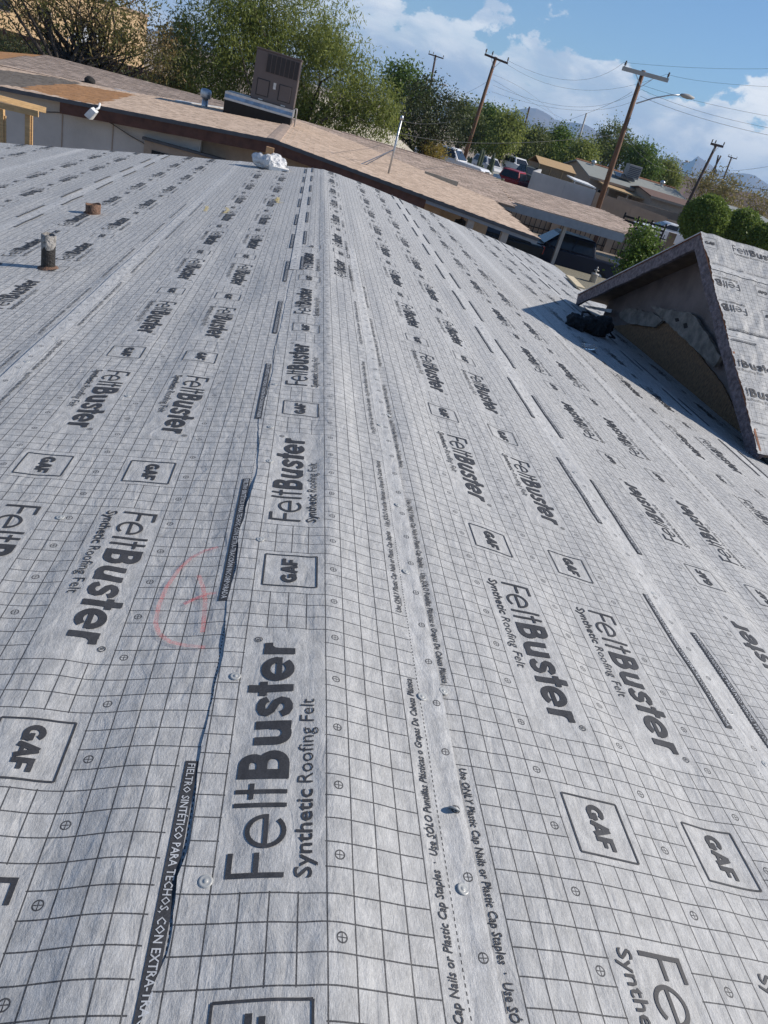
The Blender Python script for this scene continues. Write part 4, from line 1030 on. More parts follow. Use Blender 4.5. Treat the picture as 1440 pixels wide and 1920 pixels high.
def leaves(name, parent, rs, blobs, n, size, mat, clump=0.35, per=45, droop=0.0, shell=0.55, flat=0.45, lumpy=0.36):
    vol = np.array([b[1][0] * b[1][1] * b[1][2] for b in blobs]) ** (2 / 3); vol = vol / vol.sum()
    nc = max(4, n // per); which = rs.choice(len(blobs), nc, p=vol)
    d = rs.normal(size=(nc, 3)); d /= np.linalg.norm(d, axis=1)[:, None]
    rr = (shell + (1 - shell) * rs.rand(nc)) ** 0.6
    rr *= 1 - lumpy / 2 + lumpy * vn(d[:, 0] * 2.1 + which * 3.7, d[:, 1] * 2.1 + d[:, 2] * 2.3, 51)
    C = np.array([blobs[w][0] for w in which]) + d * rr[:, None] * np.array([blobs[w][1] for w in which])
    ci = rs.randint(0, nc, n); cs = clump * (0.6 + 0.8 * rs.rand(nc))
    P = C[ci] + rs.normal(size=(n, 3)) * cs[ci][:, None] * np.array([1, 1, 0.75])
    if droop > 0: P[:, 2] -= np.abs(rs.normal(size=n)) * droop
    D = rs.normal(size=(n, 3)); D[:, 2] -= droop * 2.2; D /= np.linalg.norm(D, axis=1)[:, None]
    S = np.cross(D, rs.normal(size=(n, 3))); S /= np.linalg.norm(S, axis=1)[:, None]
    L = size * (0.6 + 0.8 * rs.rand(n))[:, None]; Wd = L * flat * 0.5
    V = np.stack([P, P + D * L * 0.5 + S * Wd, P + D * L, P + D * L * 0.5 - S * Wd], 1).reshape(-1, 3)
    mesh_np(name, V, np.arange(4 * n).reshape(n, 4), mat, parent)
    return C
def tree(name, label, base, blobs, n, size, mat, rs_seed, trunk_r=0.18, stems=1, bark=None, clump=0.35, droop=0.0, group=None, cat='tree', shell=0.5, flat=0.45, per=45, fork=0.35, limbs=16, lumpy=0.36):
    rs = np.random.RandomState(rs_seed); base = np.asarray(base, float)
    t = thing(name, label, cat, base, 0, group)
    bl = [(np.asarray(c_, float) - base, np.asarray(r_, float)) for c_, r_ in blobs]
    C = leaves('crown', t, rs, bl, n, size, mat, clump, per, droop, shell, flat, lumpy)
    m = MB(); cc = np.mean([b[0] for b in bl], 0)
    for s in range(stems):
        off = rs.normal(size=3) * 0.12 * (stems > 1); off[2] = 0
        lean = rs.normal(size=3) * 0.7 * (stems > 1); lean[2] = 0
        f = np.array([cc[0] * 0.45, cc[1] * 0.45, cc[2] * fork]) + lean
        mid = (off + f) / 2 + rs.normal(size=3) * 0.08
        r0 = trunk_r / math.sqrt(stems)
        m.tube([tuple(off + [0, 0, -0.1]), tuple(mid), tuple(f)], [r0 * 1.25, r0, r0 * 0.8], 7)
        for k in rs.choice(len(C), min(limbs // stems + 1, len(C)), replace=False):
            e = C[k]; q = f + (e - f) * 0.5 + rs.normal(size=3) * 0.14 * np.linalg.norm(e - f) * 0.6
            m.tube([tuple(f), tuple(f * 0.4 + q * 0.6 + rs.normal(size=3) * 0.1), tuple(q), tuple(e)], [r0 * 0.62, r0 * 0.45, r0 * 0.3, r0 * 0.07], 5)
    m.build('trunk', bark or M_BARK, t, smooth=True)
    return t
def pxblob(px, py, r, Y, ry=1.0, squash=1.0):
    c_ = at(px, py, Y); R_ = r * depth(c_) / F_PX
    return (c_, (R_, R_ * ry, R_ * squash))
def G(p, y=None): return (p[0], p[1] if y is None else y, float(ground_z(p[1] if y is None else y)))
# big feathery tree behind the air conditioner
B = [pxblob(*v) for v in ((450, 50, 85, 42), (560, 35, 95, 43), (400, 120, 62, 42), (500, 130, 85, 43), (620, 120, 80, 42), (690, 175, 55, 41.5), (660, 225, 45, 41), (720, 215, 34, 41), (370, 30, 45, 43), (480, -40, 80, 43), (590, 200, 55, 42))]
tree('mesquite_tree', 'big feathery drooping green tree rising behind the air conditioner', G(at(560, 260, 42)), B, 64000, 0.21, FOL['mesquite'], 11, 0.24, 2, clump=0.40, droop=0.42, shell=0.15, flat=0.22, per=130, limbs=18)
B = [pxblob(*v) for v in ((40, -30, 80, 40), (130, -10, 75, 40), (215, 15, 62, 40), (280, 55, 48, 40), (310, 105, 34, 39), (30, 60, 30, 41), (180, 70, 40, 40), (240, 100, 30, 39))]
tree('sparse_tree', 'sparse olive tree with dark forking stems at upper left', G(at(145, 130, 40)), B, 13000, 0.17, FOL['sparse'], 12, 0.34, 4, M_BARK_D, clump=0.5, droop=0.15, shell=0.3, flat=0.34, per=24, fork=0.28, limbs=64)
B = [pxblob(*v) for v in ((335, 90, 40, 44), (345, 150, 34, 44), (310, 140, 26, 43), (355, 200, 22, 43))]
tree('shrubby_tree', 'yellow-green bushy tree between the sparse tree and the feathery tree', G(at(335, 200, 44)), B, 6000, 0.16, FOL['olive'], 13, 0.12, 2, clump=0.35, shell=0.3)
B = [pxblob(*v) for v in ((762, 165, 34, 62), (745, 145, 22, 62), (785, 185, 24, 62))]
tree('citrus_tree', 'bright green dense round tree behind the dark oak', G(at(765, 240, 62)), B, 5000, 0.24, FOL['citrus'], 14, 0.15, clump=0.45, shell=0.6)
B = [pxblob(*v) for v in ((800, 215, 55, 48), (770, 235, 40, 48), (840, 225, 38, 49), (800, 260, 42, 48))]
tree('oak_tree', 'dark dense oak standing behind the service mast', G(at(790, 300, 48)), B, 9000, 0.17, FOL['dark'], 15, 0.2, 1, M_BARK_D, clump=0.4, shell=0.55)
B = [pxblob(813, 283, 17, 47), pxblob(825, 300, 12, 47)]
tree('yellow_shrub', 'yellow-green shrub at the foot of the dark oak', G(at(815, 310, 47)), B, 1200, 0.13, FOL['yellow'], 16, 0.05, 2, clump=0.2, cat='shrub')
mids = [((868, 212, 30, 95), (880, 235, 30, 94)), ((915, 222, 30, 100), (905, 255, 26, 98)), ((955, 235, 32, 92), (940, 262, 28, 90)), ((1000, 262, 30, 96), (985, 285, 22, 94)),
        ((1048, 262, 36, 99), (1030, 285, 28, 97)), ((1090, 285, 30, 93), (1070, 300, 20, 92)), ((1150, 255, 38, 104), (1170, 280, 34, 103), (1130, 285, 30, 102)), ((1200, 290, 34, 100), (1215, 312, 24, 99)), ((1245, 315, 24, 106), (1258, 330, 18, 105))]
mlab = ['tall green tree left of the second utility pole', 'green tree just right of the second utility pole', 'round green tree above the red vehicle', 'drooping green tree behind the tan shed', 'wide green tree left of the grey-roofed house',
        'low green tree at the left gable of the grey-roofed house', 'tall bright tree behind the streetlight pole', 'green tree behind the grey roof, right of the streetlight pole', 'small tree at the right end of the grey roof']
for k, bl in enumerate(mids):
    B = [pxblob(v[0], v[1] + 8, v[2] * 0.74, v[3]) for v in bl]; c_ = B[0][0]
    tree('street_tree', mlab[k], G(c_), B, 9000, 0.27, FOL[('mid', 'citrus', 'mesquite')[k % 3]], 30 + k, 0.2, clump=0.6, flat=0.55, group='trees beyond the walls', shell=0.5, limbs=8)
B = [pxblob(1345, 352, 38, 84), pxblob(1375, 375, 30, 83), pxblob(1310, 345, 22, 85)]
tree('desert_tree', 'pale olive spreading tree right of the leaning far pole', G(B[0][0]), B, 4200, 0.26, FOL['olive'], 45, 0.15, 2, clump=0.55, shell=0.3, limbs=12)
B = [pxblob(1425, 385, 26, 86), pxblob(1440, 400, 26, 86)]
tree('desert_tree', 'olive tree cut by the right picture edge', G(B[0][0]), B, 2200, 0.26, FOL['olive'], 46, 0.12, clump=0.5, shell=0.4, limbs=6)
for k, (px, py, r, Y_, lb) in enumerate(((1320, 413, 42, 38, 'largest ball-clipped green tree above the gable apex'), (1384, 437, 40, 38, 'middle of the three ball-clipped trees'), (1432, 452, 28, 37, 'rightmost ball-clipped tree at the picture edge'))):
    B = [pxblob(px, py, r, Y_)]
    tree('clipped_tree', lb, G(B[0][0]), B, 22000, 0.11, FOL['topiary'], 50 + k, 0.09, clump=0.07, per=9, group='ball-clipped trees', shell=0.80, limbs=8, fork=0.6, flat=0.6, lumpy=0.12)
B = [pxblob(1200, 455, 27, 24), pxblob(1212, 480, 24, 24), pxblob(1190, 490, 24, 24), pxblob(1215, 440, 14, 24), pxblob(1180, 520, 26, 24)]
tree('leafy_bush', 'loose leafy green bush in front of the carport beside the gable', G(B[0][0]), B, 4200, 0.12, FOL['citrus'], 60, 0.05, 3, clump=0.2, cat='bush', shell=0.3, flat=0.55)
# hedge mass along the left, far
B = [pxblob(v, 92 + 0.26 * v, 16, 52) for v in range(-60, 380, 44)]
for k, b_ in enumerate(B):
    tree('hedge_shrub', 'dark shrub in the row behind the sparse tree', G(b_[0]), [b_], 900, 0.2, FOL['dark'], 70 + k, 0.05, clump=0.4, cat='shrub', group='dark shrubs behind the sparse tree', shell=0.4, limbs=4)
# columnar cactus clump
cb = at(892, 318, 58)
M_CACT = plain('cactus_green', (0.055, 0.075, 0.04), 0.7, var=0.25, scale=3)
t = thing('cactus_clump', 'clump of tall columnar cactus left of the parked cars', 'cactus', G(cb))
rc = random.Random(4)
for k in range(13):
    dx, dy, h = rc.uniform(-1.3, 1.3), rc.uniform(-0.8, 0.8), rc.uniform(1.6, 3.0)
    m = MB(); n = 12; pr = []
    for (r_, z_) in ((0.10, 0), (0.12, h * 0.5), (0.11, h * 0.93), (0.03, h)):
        for q_ in range(n):
            an = 2 * math.pi * q_ / n; rr_ = r_ * (1.0 if q_ % 2 else 0.78); m.v.append((dx + rr_ * math.cos(an), dy + rr_ * math.sin(an), z_))
    for i in range(3):
        for q_ in range(n): j = (q_ + 1) % n; m.f.append((i * n + q_, i * n + j, (i + 1) * n + j, (i + 1) * n + q_))
    m.f.append(tuple(3 * n + q_ for q_ in range(n))); m.build('stem', M_CACT, t)

# ------------------------------------------------------------------ poles, lamps and wires
M_POLE = plain('brown_creosoted_pole', (0.155, 0.08, 0.045), 0.85, var=0.3, scale=3, stretch=(4, 4, 0.6))
M_POLE_D = plain('dark_weathered_pole', (0.07, 0.045, 0.035), 0.85, var=0.3, scale=3)
M_ARM = plain('grey_crossarm', (0.36, 0.35, 0.33), 0.7, var=0.1)
M_INS = plain('dark_insulator', (0.03, 0.025, 0.025), 0.4)
M_WIRE = plain('black_wire', (0.02, 0.02, 0.022), 0.6)
def utility_pole(label, base_px, top_px, Y, r, arm=None, armmat=None, mat=None, lamp=None, group='utility poles', gz=None, insul=3):
    top = at(*top_px, Y); b0 = at(*base_px, Y); g = float(ground_z(Y)) if gz is None else gz
    k = (g - top[2]) / (b0[2] - top[2]); base = top + (b0 - top) * k
    t = thing('utility_pole', label, 'utility pole', base, 0, group)
    tl = top - base
    MB().tube([(0, 0, -0.2), tuple(tl * 0.5), tuple(tl)], [r * 1.15, r, r * 0.8], 10).build('pole', mat or M_POLE, t, smooth=True)
    if arm:
        a0, a1 = at(*arm[0], Y) - base, at(*arm[1], Y) - base; ax = (a1 - a0)
        MB().bar(tuple(a0 + [0, -r - 0.04, 0]), tuple(a1 + [0, -r - 0.04, 0]), 0.11, arm[2] if len(arm) > 2 else 0.14).build('crossarm', armmat or M_POLE_D, t)
        for f in ([0.03, 0.97] if insul == 2 else [0.03, 0.3, 0.97]):
            c_ = a0 + ax * f + [0, -r - 0.04, 0.08]
            MB().lathe([(0.03, 0), (0.03, 0.08), (0.075, 0.10), (0.045, 0.15), (0.075, 0.17), (0.045, 0.22), (0.05, 0.28), (0.02, 0.31)], 10, tuple(c_)).build('insulator', M_INS, t)
        c_ = tl + [0, -r - 0.02, -0.9 * np.linalg.norm(tl) * 0.08]
        m = MB()
        for f in (0.28, 0.72): m.bar(tuple(a0 + ax * f + [0, -r - 0.03, -0.02]), tuple((a0 + a1) / 2 + [0, -r - 0.03, -0.62]), 0.02, 0.04)
        m.build('brace', M_STEEL, t)
    if lamp:
        pts = [at(*p, Y) - base for p in lamp[:-1]]; hd = at(*lamp[-1], Y) - base
        MB().tube([tuple(p) for p in pts], 0.035, 8).build('lamp_arm', M_STEEL, t, smooth=True)
        d = (hd - pts[-1]); d = d / np.linalg.norm(d)
        m = MB(); m.tube([tuple(pts[-1] - d * 0.05), tuple(pts[-1] + d * 0.15), tuple(pts[-1] + d * 0.42), tuple(hd + d * 0.05)], [0.06, 0.11, 0.13, 0.05], 8)
        m.build('lamp_head', M_ARM, t, smooth=True)
    return t
P1Y, P2Y, P3Y, P4Y = 46.0, 64.0, 112.0, 72.0
utility_pole('tall brown streetlight pole with grey crossarm beyond the carport', (1118, 400), (1207, 132), P1Y, 0.15, ((1165, 128), (1250, 151), 0.2), M_ARM, lamp=[(1193, 194), (1225, 184), (1258, 178), (1278, 178), (1300, 184)], insul=2)
utility_pole('reddish utility pole beside the white pickup, dark crossarm on top', (871, 295), (930, 107), P2Y, 0.15, ((908, 102), (951, 119)))
utility_pole('small distant pole with crossarm at upper middle left of the others', (800, 200), (817, 103), P3Y, 0.16, ((803, 101), (831, 110)), mat=M_POLE_D, lamp=[(808, 160), (822, 158), (830, 158), (838, 161)])
utility_pole('dark leaning pole right of the grey-roofed house', (1289, 382), (1343, 272), P4Y, 0.15, ((1331, 269), (1354, 275), 0.2), mat=M_POLE_D)
for k, (b_, tp, lb) in enumerate((((1326, 340), (1352, 292), 'thin far pole just right of the dark leaning pole'), ((1335, 342), (1347, 291), 'thinnest far pole in the cluster near the mountains'), ((1355, 340), (1372, 294), 'far pole with short crossarm at the right of the cluster'), ((985, 232), (993, 200), 'stub of a far pole above the trees'), ((1085, 262), (1100, 212), 'pale thin far pole left of the streetlight pole'))):
    utility_pole(lb, b_, tp, 140.0, 0.17, ((1364, 293), (1380, 298)) if k == 2 else None, mat=M_POLE_D if k != 4 else M_ARM)
t = thing('street_light', 'distant street lamp with curved arm at the foot of the mountains', 'street light', G(at(1275, 330, 120)))
pl_ = [at(*p, 120) - np.array(G(at(1275, 330, 120))) for p in ((1275, 345), (1276, 318), (1280, 306), (1288, 303))]
MB().tube([tuple(p) for p in pl_], 0.09, 6).build('pole', M_ARM, t)
MB().lathe([(0.1, -0.1), (0.35, 0.0), (0.3, 0.12), (0.1, 0.2)], 8, tuple(pl_[-1])).build('lamp_head', M_ARM, t)
def wire(pxs, Ys, r, label, sag=0.0):
    a, b_ = at(*pxs[0], Ys[0]), at(*pxs[-1], Ys[1])
    if len(pxs) == 3:
        n = 14; pts = []
        c_ = at(*pxs[1], (Ys[0] + Ys[1]) / 2) * 2 - (a + b_) / 2
        for i in range(n + 1): f = i / n; pts.append(tuple(a * (1 - f) ** 2 + c_ * 2 * f * (1 - f) + b_ * f * f))
    else: pts = [tuple(a + (b_ - a) * i / 10 - np.array([0, 0, sag * 4 * (i / 10) * (1 - i / 10)])) for i in range(11)]
    o = MB().tube(pts, r * 0.65, 5).build('overhead_wire', M_WIRE); tag(o, label, 'wire', 'overhead wires')
WIRES = [
    (((1170, 117), (1330, 128), (1500, 127)), (P1Y, 40), 0.009, 'topmost wire leaving the grey crossarm to the right'),
    (((1250, 139), (1340, 155), (1500, 165)), (P1Y, 40), 0.009, 'second wire leaving the grey crossarm to the right'),
    (((1170, 117), (1065, 150), (951, 113)), (P1Y, P2Y), 0.010, 'upper wire slung between the two big poles'),
    (((1250, 139), (1080, 168), (951, 121)), (P1Y, P2Y), 0.010, 'lower wire slung between the two big poles'),
    (((1205, 160), (1330, 195), (1500, 228)), (P1Y, 40), 0.010, 'third wire running right below the crossarm'),
    (((1203, 168), (1330, 214), (1500, 250)), (P1Y, 40), 0.010, 'fourth wire running right below the crossarm'),
    (((1200, 180), (1330, 226), (1500, 265)), (P1Y, 40), 0.012, 'fifth wire running right, just over the lamp arm'),
    (((1202, 168), (1070, 200), (925, 160)), (P1Y, P2Y), 0.010, 'service wire sagging left of the streetlight pole'),
    (((1198, 185), (1070, 206), (922, 172)), (P1Y, P2Y), 0.010, 'second service wire sagging left of the streetlight pole'),
    (((1185, 172), (1120, 205), (1045, 232)), (P1Y, 90), 0.016, 'thick cable dropping left from the streetlight pole'),
    (((752, 226), (830, 230), (900, 216)), (21.5, P2Y), 0.010, 'upper service drop from the mast to the reddish pole'),
    (((750, 250), (960, 268), (1165, 252)), (21.5, P1Y), 0.012, 'service drop from the mast to the streetlight pole'),
    (((1173, 255), (1290, 325), (1500, 362)), (P1Y, 42), 0.018, 'thick black cable falling from the streetlight pole to the right'),
    (((1173, 256), (1240, 315), (1318, 325)), (P1Y, P4Y), 0.014, 'cable from the streetlight pole to the dark leaning pole'),
    (((1318, 322), (1400, 318), (1500, 300)), (P4Y, 60), 0.018, 'cable rising right from the dark leaning pole'),
    (((918, 150), (860, 180), (815, 190)), (P2Y, P3Y), 0.014, 'wire running from the reddish pole to the small distant pole'),
    (((925, 140), (1000, 180), (1045, 222)), (P2Y, 120), 0.012, 'thin wire falling right from the reddish pole'),
    (((925, 150), (1040, 215), (1130, 260)), (P2Y, 120), 0.012, 'thinnest wire falling right behind the streetlight pole'),
]
for w in WIRES: wire(*w)
# ------------------------------------------------------------------ beyond the carport: walls, houses, sheds
M_WHITEWALL = plain('pale_painted_block', (0.42, 0.415, 0.41), 0.9, var=0.1, scale=0.8, bump=0.3, bscale=8)
M_TANBLOCK = plain('tan_block', (0.30, 0.225, 0.165), 0.9, var=0.12, scale=1.0, bump=0.3, bscale=8)
M_GREYROOF = plain('grey_green_shingle_roof', (0.235, 0.245, 0.225), 0.9, var=0.14, scale=2.5, stretch=(1, 4, 4))
M_REDTILE = plain('terracotta_ridge_tile', (0.34, 0.15, 0.08), 0.85, var=0.3, scale=3)
M_CREAM = plain('cream_sunlit_stucco', (0.62, 0.44, 0.25), 0.9, var=0.08)
M_SHED = plain('tan_tarp', (0.42, 0.28, 0.14), 0.85, var=0.12)
M_BROWNROOF = plain('brown_shingle_roof', (0.13, 0.075, 0.055), 0.9, var=0.2)
def wall_run(name, label, pts_px, Y0, Y1, h, mat, th=0.2, cap=False, group=None, n_course=None):
    """block wall between two pixels of its top edge"""
    a, b_ = at(*pts_px[0], Y0), at(*pts_px[1], Y1)
    t = thing(name, label, 'wall', (a[0], a[1], float(ground_z(Y0)) - 0.05), 0, group)
    d = b_ - a; L_ = math.hypot(d[0], d[1]); u = np.array([d[0] / L_, d[1] / L_, 0]); nv = np.array([-u[1], u[0], 0]) * th
    nseg = max(2, int(L_ / 4.0)); z0 = -0.05
    g0 = float(ground_z(Y0)) - 0.05
    for k in range(nseg):
        p0, p1 = a + d * k / nseg, a + d * (k + 1) / nseg
        f = lambda p, z: (p[0] - a[0], p[1] - a[1], z)
        e0 = p0 + u * 0.006; e1 = p1 - u * 0.006
        MB().hexa([f(e0, 0), f(e1, 0), f(e1 + nv, 0), f(e0 + nv, 0)], [f(e0, p0[2] - g0), f(e1, p1[2] - g0), f(e1 + nv, p1[2] - g0), f(e0 + nv, p0[2] - g0)]).build('wall_panel', mat, t)
    return t
wall_run('block_wall', 'pale painted block wall behind the carport roof, left of the streetlight pole', ((1004, 322), (1118, 357)), 60, 60, 1.9, M_WHITEWALL)
wall_run('block_wall', 'short pale wall return beside the parked vehicles', ((1004, 322), (1016, 318)), 60, 68, 1.9, M_WHITEWALL)
wall_run('block_wall', 'tan block wall running right from the streetlight pole base', ((1119, 360), (1252, 408)), 57, 57, 1.8, M_TANBLOCK)
wall_run('block_wall', 'lower tan wall end behind the white car', ((1253, 411), (1330, 434)), 57, 57, 1.6, M_TANBLOCK)
wall_run('block_wall', 'farther tan wall in front of the grey-roofed house', ((1160, 368), (1285, 405)), 64, 64, 1.8, M_TANBLOCK)
def gable_house(name, label, px_ridge, px_eave, Yr, Ye, roofmat, wallmat, over=0.35, ridge_tile=None, gableL=True):
    r0, r1 = at(*px_ridge[0], Yr), at(*px_ridge[1], Yr); e0, e1 = at(*px_eave[0], Ye), at(*px_eave[1], Ye)
    zr = (r0[2] + r1[2]) / 2; ze = (e0[2] + e1[2]) / 2; x0, x1 = min(r0[0], e0[0]), max(r1[0], e1[0]); g = float(ground_z(Ye)) - 0.05
    t = thing(name, label, 'house', (x0, Ye, g)); X1 = x1 - x0; D_ = 2 * (Yr - Ye); zr -= g; ze -= g; th = 0.1
    rf = MB().hexa([(0, 0, ze - th), (X1, 0, ze - th), (X1, D_ / 2, zr - th), (0, D_ / 2, zr - th)], [(0, 0, ze), (X1, 0, ze), (X1, D_ / 2, zr), (0, D_ / 2, zr)]).build('roof_slope', roofmat, t)
    MB().hexa([(0, D_ / 2 + 0.002, zr - th), (X1, D_ / 2 + 0.002, zr - th), (X1, D_, ze - th), (0, D_, ze - th)], [(0, D_ / 2 + 0.002, zr), (X1, D_ / 2 + 0.002, zr), (X1, D_, ze), (0, D_, ze)]).build('roof_slope', roofmat, t)
    MB().box((0, -0.04, ze - th - 0.12), (X1, -0.004, ze + 0.01)).build('fascia', M_BEIGE, t)
    o_ = over; zi = lambda y: ze + (zr - ze) * (y / (D_ / 2)) - th
    for xx in (o_, X1 - o_ - 0.15):
        MB().prism([(xx, o_, 0), (xx, D_ - o_, 0), (xx, D_ - o_, zi(o_) - 0.004), (xx, D_ / 2, zi(D_ / 2) - 0.004), (xx, o_, zi(o_) - 0.004)], (0.15, 0, 0)).build('gable_wall', wallmat, t)
    for yy in (o_, D_ - o_ - 0.15):
        MB().box((o_ + 0.151, yy, 0), (X1 - o_ - 0.151, yy + 0.15, zi(o_) - 0.006)).build('wall', wallmat, t)
    k = 0; xx = o_ + 1.2
    while xx + 1.2 < X1 - o_:
        w = MB().box((xx, o_ - 0.05, 0.95), (xx + 1.1, o_ - 0.003, 2.0)).build('window', M_WHITEWALL, t)
        MB().box((xx + 0.06, o_ - 0.06, 1.01), (xx + 1.04, o_ - 0.051, 1.94)).build('pane', M_GLASS, w); xx += 3.2
    if ridge_tile:
        n = int(X1 / 0.4)
        for k in range(n): MB().tube([(k * 0.4, D_ / 2, zr + 0.02), (k * 0.4 + 0.42, D_ / 2, zr + 0.05)], [0.13, 0.10], 6).build('ridge_tile', ridge_tile, t)
    return t, (x0, Ye, g, X1, D_, zr, ze)
gh, gi = gable_house('grey_roofed_house', 'low house with grey-green roof and terracotta ridge behind the tan walls', ((1092, 301), (1266, 355)), ((1103, 335), (1279, 375)), 86, 80, M_GREYROOF, M_BEIGE, ridge_tile=M_REDTILE)
a_ = at(1140, 350, 77); b_ = at(1253, 388, 77)
t = thing('patio_cover', 'tan flat patio cover along the front of the grey-roofed house', 'patio cover', G(a_))
g_ = float(ground_z(77)); zt = a_[2] - g_
MB().hexa([(0, 0, zt - 0.12), (b_[0] - a_[0], 0, b_[2] - g_ - 0.12), (b_[0] - a_[0], 3.2, b_[2] - g_ + 0.1), (0, 3.2, zt + 0.1)], [(0, 0, zt), (b_[0] - a_[0], 0, b_[2] - g_), (b_[0] - a_[0], 3.2, b_[2] - g_ + 0.22), (0, 3.2, zt + 0.22)]).build('roof_panel', M_SHED, t)
for k in range(4):
    f = 0.03 + 0.94 * k / 3; MB().box(((b_[0] - a_[0]) * f - 0.08, 0.05, 0), ((b_[0] - a_[0]) * f + 0.08, 0.2, zt + (b_[2] - a_[2]) * f - 0.125)).build('post', M_TANWALL, t)
q = at(1186, 322, 83.5)
t = thing('evaporative_cooler', 'boxy grey rooftop cooler on the grey-green roof', 'cooler', (q[0], q[1], q[2] - 0.9))
MB().box((-0.75, -0.5, 0.25), (0.75, 0.6, 1.55)).build('cabinet', plain('aged_grey_cabinet', (0.28, 0.27, 0.26), 0.7), t, bevel=0.03)
for k in range(6): MB().box((-0.68, -0.53, 0.4 + k * 0.17), (0.68, -0.501, 0.5 + k * 0.17)).build('louvre', M_FASCIA, t)
MB().box((-0.5, -0.35, -0.3), (0.5, 0.4, 0.249)).build('stand', M_STEEL, t)
q = at(1152, 325, 83)
o = MB().hexa([(q[0], 82.2, q[2] - 0.25), (q[0] + 2.2, 82.2, q[2] - 0.25), (q[0] + 2.2, 83.4, q[2] + 0.1), (q[0], 83.4, q[2] + 0.1)], [(q[0], 82.2, q[2] - 0.15), (q[0] + 2.2, 82.2, q[2] - 0.15), (q[0] + 2.2, 83.4, q[2] + 0.2), (q[0], 83.4, q[2] + 0.2)]).build('solar_panel', M_GLASS)
tag(o, 'dark solar panel left of the cooler on the grey-green roof', 'solar panel')
for k, (px, py) in enumerate(((1113, 305), (1242, 343))):
    q = at(px, py, 85.3); t = thing('turbine_vent', ('round roof turbine near the left end of the terracotta ridge', 'round roof turbine near the right end of the terracotta ridge')[k], 'vent', (q[0], q[1], q[2] - 0.3))
    MB().lathe([(0.15, -0.3), (0.15, 0.15)], 10).build('neck', M_STEEL, t); MB().lathe([(0.16, 0.15), (0.3, 0.3), (0.3, 0.42), (0.1, 0.58)], 12).build('turbine', M_STEEL, t, smooth=True)
gable_house('brown_roofed_house', 'brown roofed house with shaded wall right of the patio cover', ((1238, 360), (1290, 376)), ((1222, 365), (1300, 392)), 79, 75, M_BROWNROOF, M_BEIGE)
gable_house('far_gabled_house', 'small far house with grey roof peeking over the clipped trees at right', ((1385, 392), (1425, 400)), ((1380, 400), (1450, 425)), 62, 58, M_GREYROOF, M_BEIGE)
# tan tarp shelter
a_, b_ = at(1015, 300, 72), at(1081, 318, 72); g_ = float(ground_z(72))
t = thing('tarp_shelter', 'tan tarp shelter standing behind the pale block wall', 'shelter', (a_[0], 72, g_))
w_ = b_[0] - a_[0]; h_ = a_[2] - g_ + 0.15; d_ = 4.0
MB().hexa([(0, 0, 0.2), (w_, 0, 0.2), (w_, d_, 0.2), (0, d_, 0.2)], [(0, 0, h_ - 0.5), (w_, 0, h_ - 0.5), (w_, d_, h_ - 0.5), (0, d_, h_ - 0.5)]).build('side_curtain', plain('dark_tan_tarp', (0.27, 0.18, 0.10), 0.9), t)
MB().prism([(-0.1, -0.1, h_ - 0.499), (w_ + 0.1, -0.1, h_ - 0.499), (w_ + 0.1, d_ / 2, h_ + 0.05), (-0.1, d_ / 2, h_ + 0.05)], (0, 0, 0.05)).build('roof_tarp', M_SHED, t)
MB().prism([(-0.1, d_ / 2, h_ + 0.05), (w_ + 0.1, d_ / 2, h_ + 0.05), (w_ + 0.1, d_ + 0.1, h_ - 0.499), (-0.1, d_ + 0.1, h_ - 0.499)], (0, 0, 0.05)).build('roof_tarp', M_SHED, t)
for k in range(4): MB().box((w_ * k / 3 - 0.04, -0.06, 0), (w_ * k / 3 + 0.04, -0.003, h_ - 0.5)).build('pole', M_SHED, t)
a_, b_ = at(1078, 337, 66), at(1118, 352, 66)
t = thing('white_awning', 'bright white awning edge beside the tarp shelter', 'awning', (a_[0], 66, float(ground_z(66))))
MB().hexa([(0, 0, a_[2] + 2.5), (b_[0] - a_[0], 0, b_[2] + 2.5), (b_[0] - a_[0], 2.5, b_[2] + 2.65), (0, 2.5, a_[2] + 2.65)], [(0, 0, a_[2] + 2.6), (b_[0] - a_[0], 0, b_[2] + 2.6), (b_[0] - a_[0], 2.5, b_[2] + 2.75), (0, 2.5, a_[2] + 2.75)]).build('sheet', M_FLASH, t)
for f in (0.05, 0.95): MB().box(((b_[0] - a_[0]) * f - 0.04, 0.1, 0), ((b_[0] - a_[0]) * f + 0.04, 0.18, a_[2] + 2.5 + (b_[2] - a_[2]) * f)).build('post', M_STEEL, t)
# pale roof behind the feathery tree
E_, R_ = at(778, 287, 43.6), at(690, 208, 48.0)
XL_ = R_[0] - 3.0
t = thing('pale_roofed_house', 'pale hip-roofed house between the feathery tree and the oak', 'house', (0, 0, 0))
M_PALE = plain('pale_cream_roof', (0.66, 0.60, 0.48), 0.85, var=0.15, scale=1.2)
yb_ = 52.5
MB().prism([(XL_, 48.0, R_[2]), tuple(R_), tuple(E_), (XL_, 43.6, E_[2])], (0, 0, -0.1)).build('roof_slope', M_PALE, t)
MB().prism([tuple(R_ + [0.004, 0, 0]), (E_[0] + 0.004, yb_, E_[2]), tuple(E_ + [0.004, 0, 0])], (0, 0, -0.1)).build('hip_slope', M_PALE, t)
MB().prism([(XL_, 48.004, R_[2]), (R_[0], 48.004, R_[2]), (E_[0], yb_ + 0.004, E_[2]), (XL_, yb_ + 0.004, E_[2])], (0, 0, -0.1)).build('roof_slope', M_PALE, t)
MB().box((XL_, 43.57, E_[2] - 0.28), (E_[0], 43.598, E_[2] - 0.01)).build('fascia', M_REDWOOD, t)
MB().box((XL_ + 0.3, 44.1, -2.65), (E_[0] - 0.5, yb_ - 0.5, E_[2] - 0.102)).build('wall', M_BEIGE, t)
